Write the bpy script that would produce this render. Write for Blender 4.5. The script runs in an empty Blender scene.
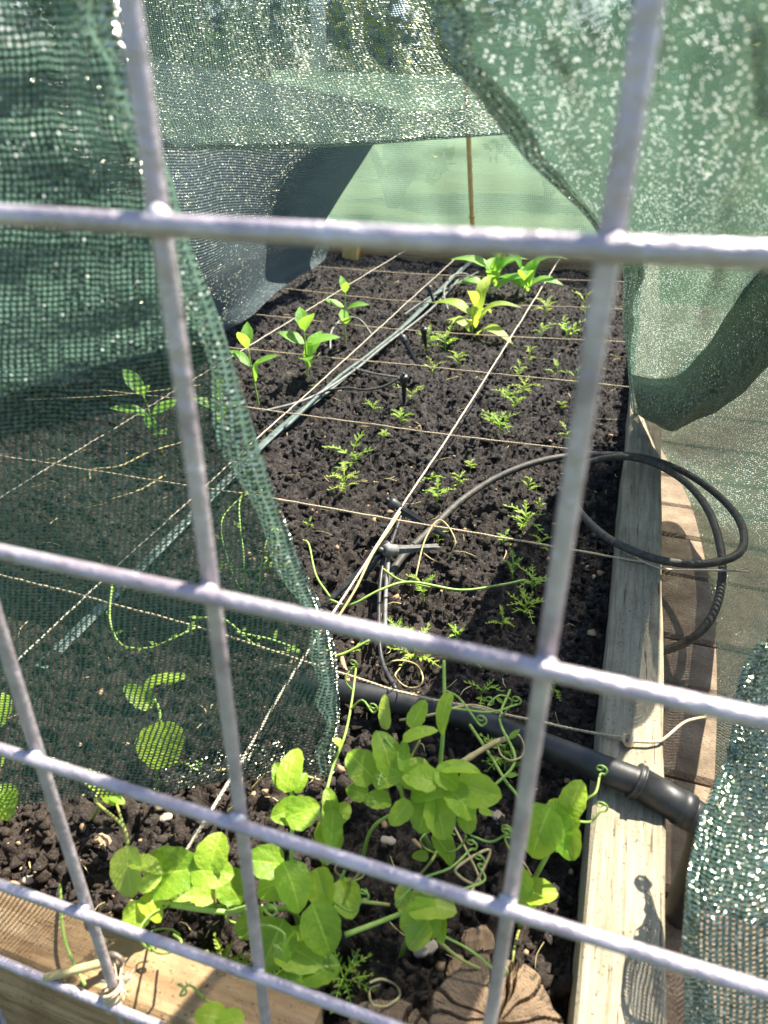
import bpy, math, random
import numpy as np
from mathutils import Vector, Matrix
random.seed(7); RNG = np.random.default_rng(7)
SC = bpy.context.scene
COL = SC.collection
# ---------------------------------------------------------------- camera
YAW, PITCH, ROLL, FPX = 0.30885, 0.51917, 0.01533, 729.6
CAMZ = 0.409
def cam_axes():
    cy, sy, cp, sp = math.cos(YAW), math.sin(YAW), math.cos(PITCH), math.sin(PITCH)
    f = Vector((-sy*cp, cy*cp, -sp)); r = Vector((cy, sy, 0)); u = r.cross(f)
    cr, sr = math.cos(ROLL), math.sin(ROLL)
    return cr*r + sr*u, -sr*r + cr*u, f
RT, UP, FW = cam_axes()
cam = bpy.data.cameras.new('camera'); co = bpy.data.objects.new('camera', cam); COL.objects.link(co)
M = Matrix((RT, UP, -FW)).transposed().to_4x4(); M.translation = Vector((0, 0, CAMZ)); co.matrix_world = M
cam.sensor_fit = 'VERTICAL'; cam.sensor_height = 36; cam.sensor_width = 27; cam.lens = FPX/1024*36
cam.clip_start = 0.01; cam.clip_end = 400
cam.dof.use_dof = True; cam.dof.focus_distance = 0.72; cam.dof.aperture_fstop = 10.5
SC.camera = co
# ---------------------------------------------------------------- light
SUN_EL, SUN_AZ = 57.0, 29.0      # azimuth to the right of +Y
w = bpy.data.worlds.new('World'); SC.world = w; w.use_nodes = True
nt = w.node_tree; bg = nt.nodes['Background']; sky = nt.nodes.new('ShaderNodeTexSky'); sky.sky_type = 'NISHITA'
sky.sun_disc = False; sky.sun_elevation = math.radians(SUN_EL); sky.sun_rotation = math.radians(SUN_AZ)
nt.links.new(sky.outputs[0], bg.inputs[0]); bg.inputs[1].default_value = 0.09
sl = bpy.data.lights.new('sun', 'SUN'); sl.energy = 5.0; sl.angle = math.radians(0.45); sl.color = (1, .93, .80)
so = bpy.data.objects.new('sun', sl); COL.objects.link(so)
sd = Vector((math.sin(math.radians(SUN_AZ))*math.cos(math.radians(SUN_EL)), math.cos(math.radians(SUN_AZ))*math.cos(math.radians(SUN_EL)), math.sin(math.radians(SUN_EL))))
so.rotation_euler = sd.to_track_quat('Z', 'Y').to_euler()
SC.view_settings.view_transform = 'Standard'; SC.view_settings.look = 'None'; SC.view_settings.gamma = 1
SC.view_settings.exposure = 1.62
SC.render.engine = 'CYCLES'
SC.cycles.transparent_max_bounces = 40; SC.cycles.max_bounces = 8; SC.cycles.sample_clamp_indirect = 4
SC.cycles.caustics_reflective = False; SC.cycles.caustics_refractive = False
# ---------------------------------------------------------------- helpers
def ray(px, py):
    return RT*((px-384)/FPX) + UP*(-(py-512)/FPX) + FW
O = Vector((0, 0, CAMZ))
def atz(px, py, z=0.0):                     # the point of the photo at world height z
    d = ray(px, py); return O + d*((z-CAMZ)/d.z)
def aty(px, py, y):                         # the point of the photo in the upright plane at distance y
    d = ray(px, py); return O + d*(y/d.y)
def depth(p): return (p-O).dot(FW)
def proj(p):
    q = p-O; d = q.dot(FW); return 384+FPX*q.dot(RT)/d, 512-FPX*q.dot(UP)/d
def tag(o, label=None, cat=None, group=None, kind=None):
    if label: o['label'] = label
    if cat: o['category'] = cat
    if group: o['group'] = group
    if kind: o['kind'] = kind
    return o
def empty(name, loc=(0, 0, 0)):
    o = bpy.data.objects.new(name, None); COL.objects.link(o); o.location = loc; o.empty_display_size = .02
    return o
def meshobj(name, V, F, mat, parent=None, smooth=True, uvs=None, loc=None):
    """V world coordinates; stored relative to parent / first point"""
    V = [Vector(v) for v in V]
    org = Vector(parent.location) if parent else (Vector(loc) if loc is not None else Vector((0, 0, 0)))
    g = parent
    while g and g.parent: g = g.parent; org = org + Vector(g.location)
    me = bpy.data.meshes.new(name); me.from_pydata([tuple(v-org) for v in V], [], F); me.update()
    if smooth: me.polygons.foreach_set('use_smooth', [True]*len(me.polygons))
    if uvs is not None:
        l = me.uv_layers.new(name='uv'); vi = np.empty(len(me.loops), dtype=np.int32); me.loops.foreach_get('vertex_index', vi)
        l.data.foreach_set('uv', np.asarray(uvs, dtype=np.float32)[vi].ravel())
    for m in (mat if isinstance(mat, (list, tuple)) else [mat]): me.materials.append(m)
    o = bpy.data.objects.new(name, me); COL.objects.link(o)
    if parent: o.parent = parent
    elif loc is not None: o.location = loc
    return o
def crom(P, n):
    """Catmull-Rom through P (list of tuples/np rows), n samples per span"""
    P = np.array([list(p) for p in P], float); out = []
    Q = np.vstack([2*P[0]-P[1], P, 2*P[-1]-P[-2]])
    for i in range(1, len(Q)-2):
        for k in range(n):
            t = k/n; a, b, c, d = Q[i-1], Q[i], Q[i+1], Q[i+2]
            out.append(.5*((2*b)+(-a+c)*t+(2*a-5*b+4*c-d)*t*t+(-a+3*b-3*c+d)*t**3))
    out.append(P[-1]); return np.array(out)
def tube_geo(P, r, seg=8, n=6, jitter=0.0, cap=True):
    """P: list of (x,y,z) or (x,y,z,r)"""
    A = [tuple(p)+((r,) if len(p) == 3 else ()) for p in P]
    C = crom(A, n) if len(A) > 2 or n > 1 else np.array(A)
    V, F = [], []; N = None; L = len(C)
    for i in range(L):
        t = Vector(C[min(i+1, L-1), :3]-C[max(i-1, 0), :3]).normalized()
        if N is None:
            N = t.orthogonal().normalized()
        else:
            N = (N-t*N.dot(t)); N = N.normalized() if N.length > 1e-6 else t.orthogonal().normalized()
        B = t.cross(N); rr = max(C[i, 3], 1e-5)*(1+jitter*random.uniform(-1, 1))
        for k in range(seg):
            a = 2*math.pi*k/seg
            V.append(Vector(C[i, :3]) + (N*math.cos(a)+B*math.sin(a))*rr)
    for i in range(L-1):
        for k in range(seg):
            F.append((i*seg+k, i*seg+(k+1) % seg, (i+1)*seg+(k+1) % seg, (i+1)*seg+k))
    if cap:
        F.append(tuple(range(seg))[::-1]); F.append(tuple(range((L-1)*seg, L*seg)))
    return V, F
class G:
    def __init__(s): s.V = []; s.F = []; s.U = []
    def add(s, V, F, U=None):
        b = len(s.V); s.V += list(V); s.F += [tuple(i+b for i in f) for f in F]
        s.U += list(U) if U is not None else [(0, 0)]*len(V)
    def tube(s, P, r, seg=8, n=6, **k): s.add(*tube_geo(P, r, seg, n, **k)); return s
    def box(s, lo, hi, bev=0.0, jit=0.0):
        x0, y0, z0 = lo; x1, y1, z1 = hi; b = bev
        # bevelled box: top & bottom rings
        rings = []
        for z, i in ((z0, b), (z0+b, 0), (z1-b, 0), (z1, b)):
            c = b if b else 0
            rings.append([(x0+i+c*0, y0+i, z), (x1-i, y0+i, z), (x1-i, y1-i, z), (x0+i, y1-i, z)])
        V = [Vector(v) for r in rings for v in r]; F = [(3, 2, 1, 0), (12, 13, 14, 15)]
        for j in range(3):
            for k in range(4): F.append((j*4+k, j*4+(k+1) % 4, j*4+4+(k+1) % 4, j*4+4+k))
        s.add(V, F); return s
    def build(s, name, mat, parent=None, smooth=True, loc=None, uv=False):
        return meshobj(name, s.V, s.F, mat, parent, smooth, s.U if uv else None, loc)
def tubeobj(name, P, r, mat, parent=None, loc=None, **k):
    return G().tube(P, r, **k).build(name, mat, parent, loc=loc)
# ---------------------------------------------------------------- materials
def newmat(name):
    m = bpy.data.materials.new(name); m.use_nodes = True; n = m.node_tree; n.nodes.clear()
    out = n.nodes.new('ShaderNodeOutputMaterial'); return m, n, out
def nd(n, t, **k):
    x = n.nodes.new(t)
    for a, b in k.items():
        if a.startswith('i_'):
            key = a[2:].replace('_', ' '); x.inputs[key].default_value = b
        else: setattr(x, a, b)
    return x
def ramp(n, fac, stops):
    r = n.nodes.new('ShaderNodeValToRGB'); e = r.color_ramp.elements
    while len(e) < len(stops): e.new(.5)
    for i, (p, c) in enumerate(stops): e[i].position = p; e[i].color = (*c, 1) if len(c) == 3 else c
    n.links.new(fac, r.inputs[0]); return r.outputs[0]
def noise(n, vec, scale, detail=4, rough=.55, dist=0.0):
    x = n.nodes.new('ShaderNodeTexNoise'); x.inputs['Scale'].default_value = scale; x.inputs['Detail'].default_value = detail
    x.inputs['Roughness'].default_value = rough; x.inputs['Distortion'].default_value = dist
    if vec is not None: n.links.new(vec, x.inputs['Vector'])
    return x.outputs['Fac']
def math_(n, op, a, b=None, c=None):
    x = n.nodes.new('ShaderNodeMath'); x.operation = op
    for i, v in enumerate((a, b, c)):
        if v is None: continue
        if isinstance(v, (int, float)): x.inputs[i].default_value = v
        else: n.links.new(v, x.inputs[i])
    return x.outputs[0]
def mixc(n, fac, a, b, mode='MIX'):
    x = n.nodes.new('ShaderNodeMix'); x.data_type = 'RGBA'; x.blend_type = mode
    if isinstance(fac, (int, float)): x.inputs[0].default_value = fac
    else: n.links.new(fac, x.inputs[0])
    for i, v in ((6, a), (7, b)):
        if isinstance(v, tuple): x.inputs[i].default_value = (*v, 1)
        else: n.links.new(v, x.inputs[i])
    return x.outputs[2]
def bump(n, h, strength, dist):
    b = n.nodes.new('ShaderNodeBump'); b.inputs['Strength'].default_value = strength; b.inputs['Distance'].default_value = dist
    n.links.new(h, b.inputs['Height']); return b.outputs[0]
def objvec(n): return n.nodes.new('ShaderNodeTexCoord').outputs['Object']
def scaled(n, v, s, rot=(0, 0, 0)):
    m = n.nodes.new('ShaderNodeMapping'); m.inputs['Scale'].default_value = s; m.inputs['Rotation'].default_value = rot
    n.links.new(v, m.inputs[0]); return m.outputs[0]
def principled(n, out, col, rough=.6, normal=None, metal=0.0, spec=.5):
    p = n.nodes.new('ShaderNodeBsdfPrincipled')
    if isinstance(col, tuple): p.inputs['Base Color'].default_value = (*col, 1)
    else: n.links.new(col, p.inputs['Base Color'])
    if isinstance(rough, (int, float)): p.inputs['Roughness'].default_value = rough
    else: n.links.new(rough, p.inputs['Roughness'])
    p.inputs['Metallic'].default_value = metal; p.inputs['Specular IOR Level'].default_value = spec
    if normal is not None: n.links.new(normal, p.inputs['Normal'])
    n.links.new(p.outputs[0], out.inputs[0]); return p
def simple(name, c1, c2, scale=60, rough=.6, bstr=.3, bdist=.001, metal=0.0, spec=.5, stretch=(1, 1, 1)):
    m, n, out = newmat(name); v = scaled(n, objvec(n), stretch); f = noise(n, v, scale, 5)
    c = ramp(n, f, [(.3, c1), (.7, c2)]); principled(n, out, c, rough, bump(n, noise(n, v, scale*2.3, 4), bstr, bdist), metal, spec); return m

def net_mat(name, thread, trans, p=.0040, q=.0030, fr=.36, fq=.36, tmix=.35, spark=.25, ang=0.0, rough=.3, tws=420, glint=.62, gs=300):
    m, n, out = newmat(name)
    uv = n.nodes.new('ShaderNodeUVMap'); uv.uv_map = 'uv'
    v = scaled(n, uv.outputs[0], (1, 1, 1), (0, 0, ang))
    nz = n.nodes.new('ShaderNodeTexNoise'); nz.inputs['Scale'].default_value = 90; nz.inputs['Detail'].default_value = 3
    n.links.new(v, nz.inputs['Vector'])
    add = n.nodes.new('ShaderNodeVectorMath'); add.operation = 'MULTIPLY_ADD'
    n.links.new(nz.outputs['Color'], add.inputs[0]); add.inputs[1].default_value = (.0016, .0016, 0); n.links.new(v, add.inputs[2])
    sp = n.nodes.new('ShaderNodeSeparateXYZ'); n.links.new(add.outputs[0], sp.inputs[0])
    u_, v_ = sp.outputs[0], sp.outputs[1]
    fu = math_(n, 'FRACT', math_(n, 'DIVIDE', u_, p))
    # weft tapes zig-zag between the knitted chains
    zig = math_(n, 'MULTIPLY', math_(n, 'SINE', math_(n, 'MULTIPLY', u_, 2*math.pi/p)), .12)
    fv = math_(n, 'FRACT', math_(n, 'ADD', math_(n, 'DIVIDE', v_, q), zig))
    vary = noise(n, v, 260, 2)
    rib = math_(n, 'LESS_THAN', fu, math_(n, 'ADD', math_(n, 'MULTIPLY', vary, .25), fr-.12))
    weft = math_(n, 'LESS_THAN', fv, math_(n, 'ADD', math_(n, 'MULTIPLY', vary, .35), fq-.17))
    a = math_(n, 'MAXIMUM', rib, weft)
    d = n.nodes.new('ShaderNodeBsdfDiffuse'); t = n.nodes.new('ShaderNodeBsdfTranslucent'); g = n.nodes.new('ShaderNodeBsdfGlossy')
    big = noise(n, v, 9, 3); c = mixc(n, big, thread, tuple(x*1.35 for x in thread))
    n.links.new(c, d.inputs[0]); t.inputs[0].default_value = (*trans, 1); g.inputs[0].default_value = (.84, .92, .74, 1); g.inputs['Roughness'].default_value = rough
    # round, twisting tapes: the normal turns from down to up across each weft tape
    cr = math_(n, 'MULTIPLY', math_(n, 'SUBTRACT', math_(n, 'DIVIDE', fv, fq+.1), .5), 2.2)
    tw = nd(n, 'ShaderNodeTexNoise'); tw.inputs['Scale'].default_value = tws; tw.inputs['Detail'].default_value = 1; n.links.new(v, tw.inputs['Vector'])
    sub = n.nodes.new('ShaderNodeVectorMath'); sub.operation = 'MULTIPLY_ADD'; n.links.new(tw.outputs['Color'], sub.inputs[0]); sub.inputs[1].default_value = (5, 5, 5); sub.inputs[2].default_value = (-2.5, -2.5, -2.3)
    upv = n.nodes.new('ShaderNodeCombineXYZ'); n.links.new(math_(n, 'MULTIPLY', cr, 1.0), upv.inputs[2])
    geo = n.nodes.new('ShaderNodeNewGeometry')
    a1 = n.nodes.new('ShaderNodeVectorMath'); a1.operation = 'ADD'; n.links.new(geo.outputs['Normal'], a1.inputs[0]); n.links.new(upv.outputs[0], a1.inputs[1])
    dn = n.nodes.new('ShaderNodeVectorMath'); dn.operation = 'NORMALIZE'; n.links.new(a1.outputs[0], dn.inputs[0]); n.links.new(dn.outputs[0], d.inputs['Normal'])
    a2 = n.nodes.new('ShaderNodeVectorMath'); a2.operation = 'ADD'; n.links.new(a1.outputs[0], a2.inputs[0]); n.links.new(sub.outputs[0], a2.inputs[1])
    gn = n.nodes.new('ShaderNodeVectorMath'); gn.operation = 'NORMALIZE'; n.links.new(a2.outputs[0], gn.inputs[0]); n.links.new(gn.outputs[0], g.inputs['Normal'])
    m1 = n.nodes.new('ShaderNodeMixShader'); m1.inputs[0].default_value = tmix; n.links.new(d.outputs[0], m1.inputs[1]); n.links.new(t.outputs[0], m1.inputs[2])
    m2 = n.nodes.new('ShaderNodeMixShader'); m2.inputs[0].default_value = spark; n.links.new(m1.outputs[0], m2.inputs[1]); n.links.new(g.outputs[0], m2.inputs[2])
    # sun glints painted in as random white translucent spots on the tapes
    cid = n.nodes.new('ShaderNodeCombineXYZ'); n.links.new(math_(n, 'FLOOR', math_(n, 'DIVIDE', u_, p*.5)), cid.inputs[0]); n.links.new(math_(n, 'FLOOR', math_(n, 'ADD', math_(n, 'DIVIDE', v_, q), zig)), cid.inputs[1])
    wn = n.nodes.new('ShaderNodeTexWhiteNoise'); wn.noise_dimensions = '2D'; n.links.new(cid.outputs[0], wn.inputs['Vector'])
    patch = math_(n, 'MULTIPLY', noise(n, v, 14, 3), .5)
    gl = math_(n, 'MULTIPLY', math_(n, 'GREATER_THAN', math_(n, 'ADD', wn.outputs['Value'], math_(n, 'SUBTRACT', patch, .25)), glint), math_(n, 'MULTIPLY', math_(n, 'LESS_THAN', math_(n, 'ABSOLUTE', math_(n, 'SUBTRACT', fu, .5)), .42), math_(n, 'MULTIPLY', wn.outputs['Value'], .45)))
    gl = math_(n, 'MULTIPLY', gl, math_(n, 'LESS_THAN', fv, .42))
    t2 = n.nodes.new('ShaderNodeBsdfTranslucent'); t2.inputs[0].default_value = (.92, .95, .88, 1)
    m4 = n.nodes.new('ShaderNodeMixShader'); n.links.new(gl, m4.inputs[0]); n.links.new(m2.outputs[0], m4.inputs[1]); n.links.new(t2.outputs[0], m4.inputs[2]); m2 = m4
    tr = n.nodes.new('ShaderNodeBsdfTransparent'); m3 = n.nodes.new('ShaderNodeMixShader')
    n.links.new(a, m3.inputs[0]); n.links.new(tr.outputs[0], m3.inputs[1]); n.links.new(m2.outputs[0], m3.inputs[2])
    n.links.new(m3.outputs[0], out.inputs[0]); return m

def leaf_mat(name, c1, c2, tr):
    m, n, out = newmat(name); uv = n.nodes.new('ShaderNodeUVMap'); uv.uv_map = 'uv'
    sp = n.nodes.new('ShaderNodeSeparateXYZ'); n.links.new(uv.outputs[0], sp.inputs[0])
    ax = math_(n, 'ABSOLUTE', sp.outputs[1])
    wave = math_(n, 'ABSOLUTE', math_(n, 'SINE', math_(n, 'MULTIPLY', math_(n, 'SUBTRACT', sp.outputs[0], math_(n, 'MULTIPLY', ax, .35)), 20)))
    side = math_(n, 'LESS_THAN', wave, .12); mid = math_(n, 'LESS_THAN', ax, .05)
    vein = math_(n, 'MAXIMUM', math_(n, 'MULTIPLY', side, .45), mid)
    ob = n.nodes.new('ShaderNodeObjectInfo')
    f = math_(n, 'ADD', math_(n, 'MULTIPLY', noise(n, objvec(n), 90, 5), .9), math_(n, 'MULTIPLY', ob.outputs['Random'], .5))
    base = ramp(n, f, [(.35, c1), (.85, c2)])
    base = mixc(n, math_(n, 'MULTIPLY', vein, .45), base, tuple(min(1, x*1.7+.05) for x in c2))
    blot = ramp(n, noise(n, objvec(n), 420, 3), [(.62, (0, 0, 0)), (.72, (.6, .6, .6))])
    base = mixc(n, math_(n, 'MULTIPLY', blot, .25), base, (.35, .45, .2))
    h = math_(n, 'ADD', math_(n, 'MULTIPLY', vein, -1.0), noise(n, objvec(n), 260, 3))
    bp = bump(n, h, .8, .0016)
    p = principled(n, out, base, .42, bp, 0, .45)
    t = n.nodes.new('ShaderNodeBsdfTranslucent'); n.links.new(mixc(n, .55, base, tr, 'MIX'), t.inputs[0])
    mx = n.nodes.new('ShaderNodeMixShader'); mx.inputs[0].default_value = .5
    n.links.new(p.outputs[0], mx.inputs[1]); n.links.new(t.outputs[0], mx.inputs[2]); n.links.new(mx.outputs[0], out.inputs[0]); return m

def wood_mat(name, c1, c2, c3, axis=(40, 2, 40), rough=.8):
    m, n, out = newmat(name); v = objvec(n); g = scaled(n, v, axis)
    f = noise(n, g, 6, 8, .65, .6); c = ramp(n, f, [(.25, c1), (.5, c2), (.75, c3)])
    st = noise(n, v, 22, 5, .6); c = mixc(n, ramp(n, st, [(.52, (0, 0, 0)), (.7, (.55, .55, .55))]), c, c1, 'MIX')
    sp = noise(n, v, 500, 2); c = mixc(n, ramp(n, sp, [(.62, (0, 0, 0)), (.72, (.8, .8, .8))]), c, tuple(x*.35 for x in c1))
    crack = ramp(n, noise(n, scaled(n, v, tuple(a*1.6 for a in axis)), 7, 3), [(.28, (1, 1, 1)), (.36, (0, 0, 0))])
    c = mixc(n, math_(n, 'MULTIPLY', crack, .7), c, tuple(x*.3 for x in c1))
    h = math_(n, 'SUBTRACT', math_(n, 'ADD', f, math_(n, 'MULTIPLY', noise(n, v, 300, 4), .3)), crack)
    principled(n, out, c, rough, bump(n, h, .7, .002), 0, .25); return m

MAT = {}
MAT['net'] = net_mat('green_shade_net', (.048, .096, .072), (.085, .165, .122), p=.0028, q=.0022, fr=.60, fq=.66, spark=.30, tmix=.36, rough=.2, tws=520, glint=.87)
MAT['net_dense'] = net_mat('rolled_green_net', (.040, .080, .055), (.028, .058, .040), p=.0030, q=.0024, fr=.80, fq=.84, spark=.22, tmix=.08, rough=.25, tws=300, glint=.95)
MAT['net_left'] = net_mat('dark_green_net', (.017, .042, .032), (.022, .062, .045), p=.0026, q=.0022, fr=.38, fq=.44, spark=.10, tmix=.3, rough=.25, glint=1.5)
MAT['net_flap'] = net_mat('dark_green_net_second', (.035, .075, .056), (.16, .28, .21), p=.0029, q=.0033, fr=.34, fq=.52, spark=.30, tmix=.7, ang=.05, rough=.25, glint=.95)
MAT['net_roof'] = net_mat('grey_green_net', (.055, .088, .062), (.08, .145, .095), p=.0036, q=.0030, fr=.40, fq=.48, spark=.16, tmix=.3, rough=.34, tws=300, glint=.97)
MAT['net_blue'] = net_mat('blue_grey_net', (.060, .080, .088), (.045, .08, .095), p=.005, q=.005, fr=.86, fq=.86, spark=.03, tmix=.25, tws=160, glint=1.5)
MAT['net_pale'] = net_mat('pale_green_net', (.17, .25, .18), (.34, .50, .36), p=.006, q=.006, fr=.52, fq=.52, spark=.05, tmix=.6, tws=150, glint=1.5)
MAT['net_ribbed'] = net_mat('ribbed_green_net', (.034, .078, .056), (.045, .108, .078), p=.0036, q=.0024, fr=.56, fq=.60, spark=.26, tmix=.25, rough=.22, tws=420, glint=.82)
MAT['leaf'] = leaf_mat('pea_leaf', (.17, .36, .025), (.42, .60, .055), (.74, .95, .05))
MAT['leaf_pale'] = leaf_mat('pale_leaf', (.28, .42, .05), (.46, .60, .09), (.75, .9, .08))
MAT['leaf_zin'] = leaf_mat('broad_seedling_leaf', (.13, .34, .04), (.26, .52, .08), (.55, .85, .07))
MAT['leaf_fea'] = leaf_mat('feathery_leaf', (.20, .40, .04), (.38, .56, .08), (.65, .85, .08))
MAT['stem'] = simple('green_stem', (.18, .34, .05), (.34, .46, .10), 90, .5)
MAT['stem_red'] = simple('reddish_stem', (.28, .22, .06), (.30, .38, .09), 90, .5)
MAT['dry'] = simple('dry_vine', (.38, .30, .13), (.55, .46, .22), 120, .8)
MAT['twine'] = simple('jute_twine', (.42, .31, .17), (.72, .60, .40), 900, .85, .8, .0006)
MAT['twine_white'] = simple('pale_twine', (.46, .40, .30), (.68, .61, .48), 900, .85, .8, .0006)
MAT['zinc'] = simple('galvanised_wire', (.34, .285, .32), (.58, .52, .56), 70, .46, .9, .0020, metal=.45)
MAT['weld'] = simple('zinc_weld', (.42, .40, .42), (.62, .6, .64), 300, .45, .6, .001, metal=.45)
MAT['pipe'] = simple('black_pipe', (.010, .011, .012), (.034, .034, .034), 60, .46, .35, .0006)
MAT['rubber'] = simple('black_rubber', (.018, .017, .015), (.085, .078, .062), 160, .62, .6, .001)
MAT['tape'] = simple('grey_green_drip_tape', (.055, .085, .075), (.14, .18, .16), 90, .5)
MAT['stakep'] = simple('black_plastic', (.012, .013, .014), (.055, .055, .055), 120, .45)
MAT['stakeg'] = simple('dusty_plastic', (.09, .09, .085), (.25, .25, .23), 150, .55)
MAT['board'] = wood_mat('weathered_board', (.17, .14, .09), (.33, .285, .195), (.45, .40, .29))
MAT['board_cross'] = wood_mat('brown_board', (.13, .075, .035), (.33, .215, .11), (.50, .37, .21), (1.6, 16, 16))
MAT['bamboo'] = simple('bamboo', (.40, .24, .06), (.58, .40, .14), 60, .5)
MAT['metal_post'] = simple('pale_metal', (.72, .74, .74), (.85, .86, .86), 40, .4, metal=.4)
MAT['screw'] = simple('rusty_screw', (.12, .09, .07), (.34, .28, .22), 300, .5, metal=.6)
MAT['stone'] = simple('pebble', (.30, .24, .18), (.50, .42, .34), 120, .8)
MAT['chip'] = simple('wood_chip', (.24, .15, .08), (.44, .30, .18), 200, .85)
MAT['bark'] = simple('shrub_bark', (.12, .09, .06), (.22, .17, .12), 30, .9)
MAT['bush'] = simple('bush_leaf', (.045, .10, .02), (.10, .18, .035), 8, .6)
MAT['bush_y'] = simple('yellow_bush_leaf', (.26, .30, .03), (.42, .44, .06), 8, .6)
def soil_mat():
    m, n, out = newmat('dark_crumbly_soil'); v = objvec(n)
    f = noise(n, v, 60, 9, .75); c = ramp(n, f, [(.37, (.008, .0075, .007)), (.5, (.030, .0265, .024)), (.65, (.115, .102, .092))])
    gr = noise(n, v, 520, 3, .6); c = mixc(n, ramp(n, gr, [(.56, (0, 0, 0)), (.66, (.8, .8, .8))]), c, (.21, .185, .17))
    gr2 = noise(n, v, 900, 2, .6); c = mixc(n, ramp(n, gr2, [(.40, (.9, .9, .9)), (.47, (0, 0, 0))]), c, (.012, .009, .008))
    geo = n.nodes.new('ShaderNodeNewGeometry'); sp = n.nodes.new('ShaderNodeSeparateXYZ'); n.links.new(geo.outputs['Position'], sp.inputs[0])
    damp = ramp(n, noise(n, v, 5, 3, .6, 1.5), [(.42, (.75, .75, .75)), (.58, (0, 0, 0))]); c = mixc(n, math_(n, 'MULTIPLY', damp, .45), c, (.014, .012, .011))
    near = n.nodes.new('ShaderNodeMapRange'); near.inputs[1].default_value = .9; near.inputs[2].default_value = .25; n.links.new(sp.outputs[1], near.inputs[0])
    c = mixc(n, math_(n, 'MULTIPLY', near.outputs[0], math_(n, 'MULTIPLY', noise(n, v, 30, 4), .8)), c, (.10, .070, .050))
    h = math_(n, 'ADD', noise(n, v, 160, 8, .75), math_(n, 'MULTIPLY', noise(n, v, 700, 4), .35))
    principled(n, out, c, .85, bump(n, h, 1.0, .006), 0, .3); return m
MAT['soil'] = soil_mat()
def paver_mat():
    m, n, out = newmat('brown_paving'); v = objvec(n)
    f = noise(n, v, 30, 7, .65); c = ramp(n, f, [(.3, (.12, .085, .055)), (.55, (.22, .165, .11)), (.75, (.32, .25, .175))])
    c = mixc(n, ramp(n, noise(n, v, 350, 3), [(.6, (0, 0, 0)), (.7, (.7, .7, .7))]), c, (.08, .06, .045))
    principled(n, out, c, .85, bump(n, noise(n, v, 220, 6, .7), .8, .003), 0, .3); return m
MAT['paver'] = paver_mat()
def ground_mat():
    m, n, out = newmat('rough_lawn'); v = objvec(n)
    c = ramp(n, noise(n, v, 3, 8, .7), [(.3, (.05, .06, .03)), (.5, (.085, .12, .04)), (.7, (.20, .20, .10))])
    principled(n, out, c, .9, bump(n, noise(n, v, 40, 6, .7), .8, .03), 0, .2); return m
MAT['ground'] = ground_mat()
def endgrain_mat():
    m, n, out = newmat('log_end_grain'); v = objvec(n)
    ln = n.nodes.new('ShaderNodeVectorMath'); ln.operation = 'LENGTH'
    sp = n.nodes.new('ShaderNodeSeparateXYZ'); n.links.new(v, sp.inputs[0]); cb = n.nodes.new('ShaderNodeCombineXYZ'); n.links.new(sp.outputs[0], cb.inputs[0]); n.links.new(sp.outputs[1], cb.inputs[1]); n.links.new(cb.outputs[0], ln.inputs[0])
    rr = math_(n, 'ADD', ln.outputs['Value'], math_(n, 'MULTIPLY', noise(n, v, 40, 3), .006))
    ring = math_(n, 'ADD', math_(n, 'MULTIPLY', math_(n, 'SINE', math_(n, 'MULTIPLY', rr, 4200)), .5), .5)
    ang = math_(n, 'ARCTAN2', sp.outputs[1], sp.outputs[0]); av = n.nodes.new('ShaderNodeCombineXYZ'); n.links.new(math_(n, 'MULTIPLY', ang, 1), av.inputs[0]); n.links.new(math_(n, 'MULTIPLY', ln.outputs['Value'], 6), av.inputs[1])
    rays = noise(n, av.outputs[0], 14, 4, .7)
    c = mixc(n, noise(n, v, 35, 4), (.12, .08, .05), (.36, .25, .145))
    c = mixc(n, math_(n, 'MULTIPLY', ring, .22), c, (.14, .11, .08))
    c = mixc(n, ramp(n, rays, [(.36, (.85, .85, .85)), (.45, (0, 0, 0))]), c, (.035, .028, .022))
    h = math_(n, 'ADD', math_(n, 'MULTIPLY', ring, .12), math_(n, 'ADD', math_(n, 'MULTIPLY', noise(n, v, 500, 4), .5), math_(n, 'MULTIPLY', rays, 1.6))); principled(n, out, c, .85, bump(n, h, .8, .0018), 0, .25); return m
MAT['endgrain'] = endgrain_mat()

# ---------------------------------------------------------------- value noise in numpy
def vnoise(x, y, scale, seed):
    r = np.random.default_rng(seed); T = r.random((256, 256))
    X = x*scale+1000; Y = y*scale+1000; xi = np.floor(X).astype(int); yi = np.floor(Y).astype(int); fx = X-xi; fy = Y-yi
    fx = fx*fx*(3-2*fx); fy = fy*fy*(3-2*fy)
    g = lambda a, b: T[a % 256, b % 256]
    return (g(xi, yi)*(1-fx)*(1-fy)+g(xi+1, yi)*fx*(1-fy)+g(xi, yi+1)*(1-fx)*fy+g(xi+1, yi+1)*fx*fy)*2-1
SOILZ = -.046
def soil_h(x, y):
    x = np.asarray(x, float); y = np.asarray(y, float)
    h = .007*vnoise(x, y, 6, 1)+.006*vnoise(x, y, 18, 2)+.0055*vnoise(x+y*.3, y-x*.3, 46, 3)
    r4 = vnoise(x, y, 95, 4); h = h+.0055*(1-np.abs(r4)*2)+.0032*vnoise(x, y, 210, 5)+.0018*vnoise(x, y, 420, 6)
    return SOILZ+h-.003
def sh(x, y): return float(soil_h(x, y))
def soilpt(px, py, dz=0.0):
    p = atz(px, py, SOILZ); return Vector((p.x, p.y, sh(p.x, p.y)+dz))
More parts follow.
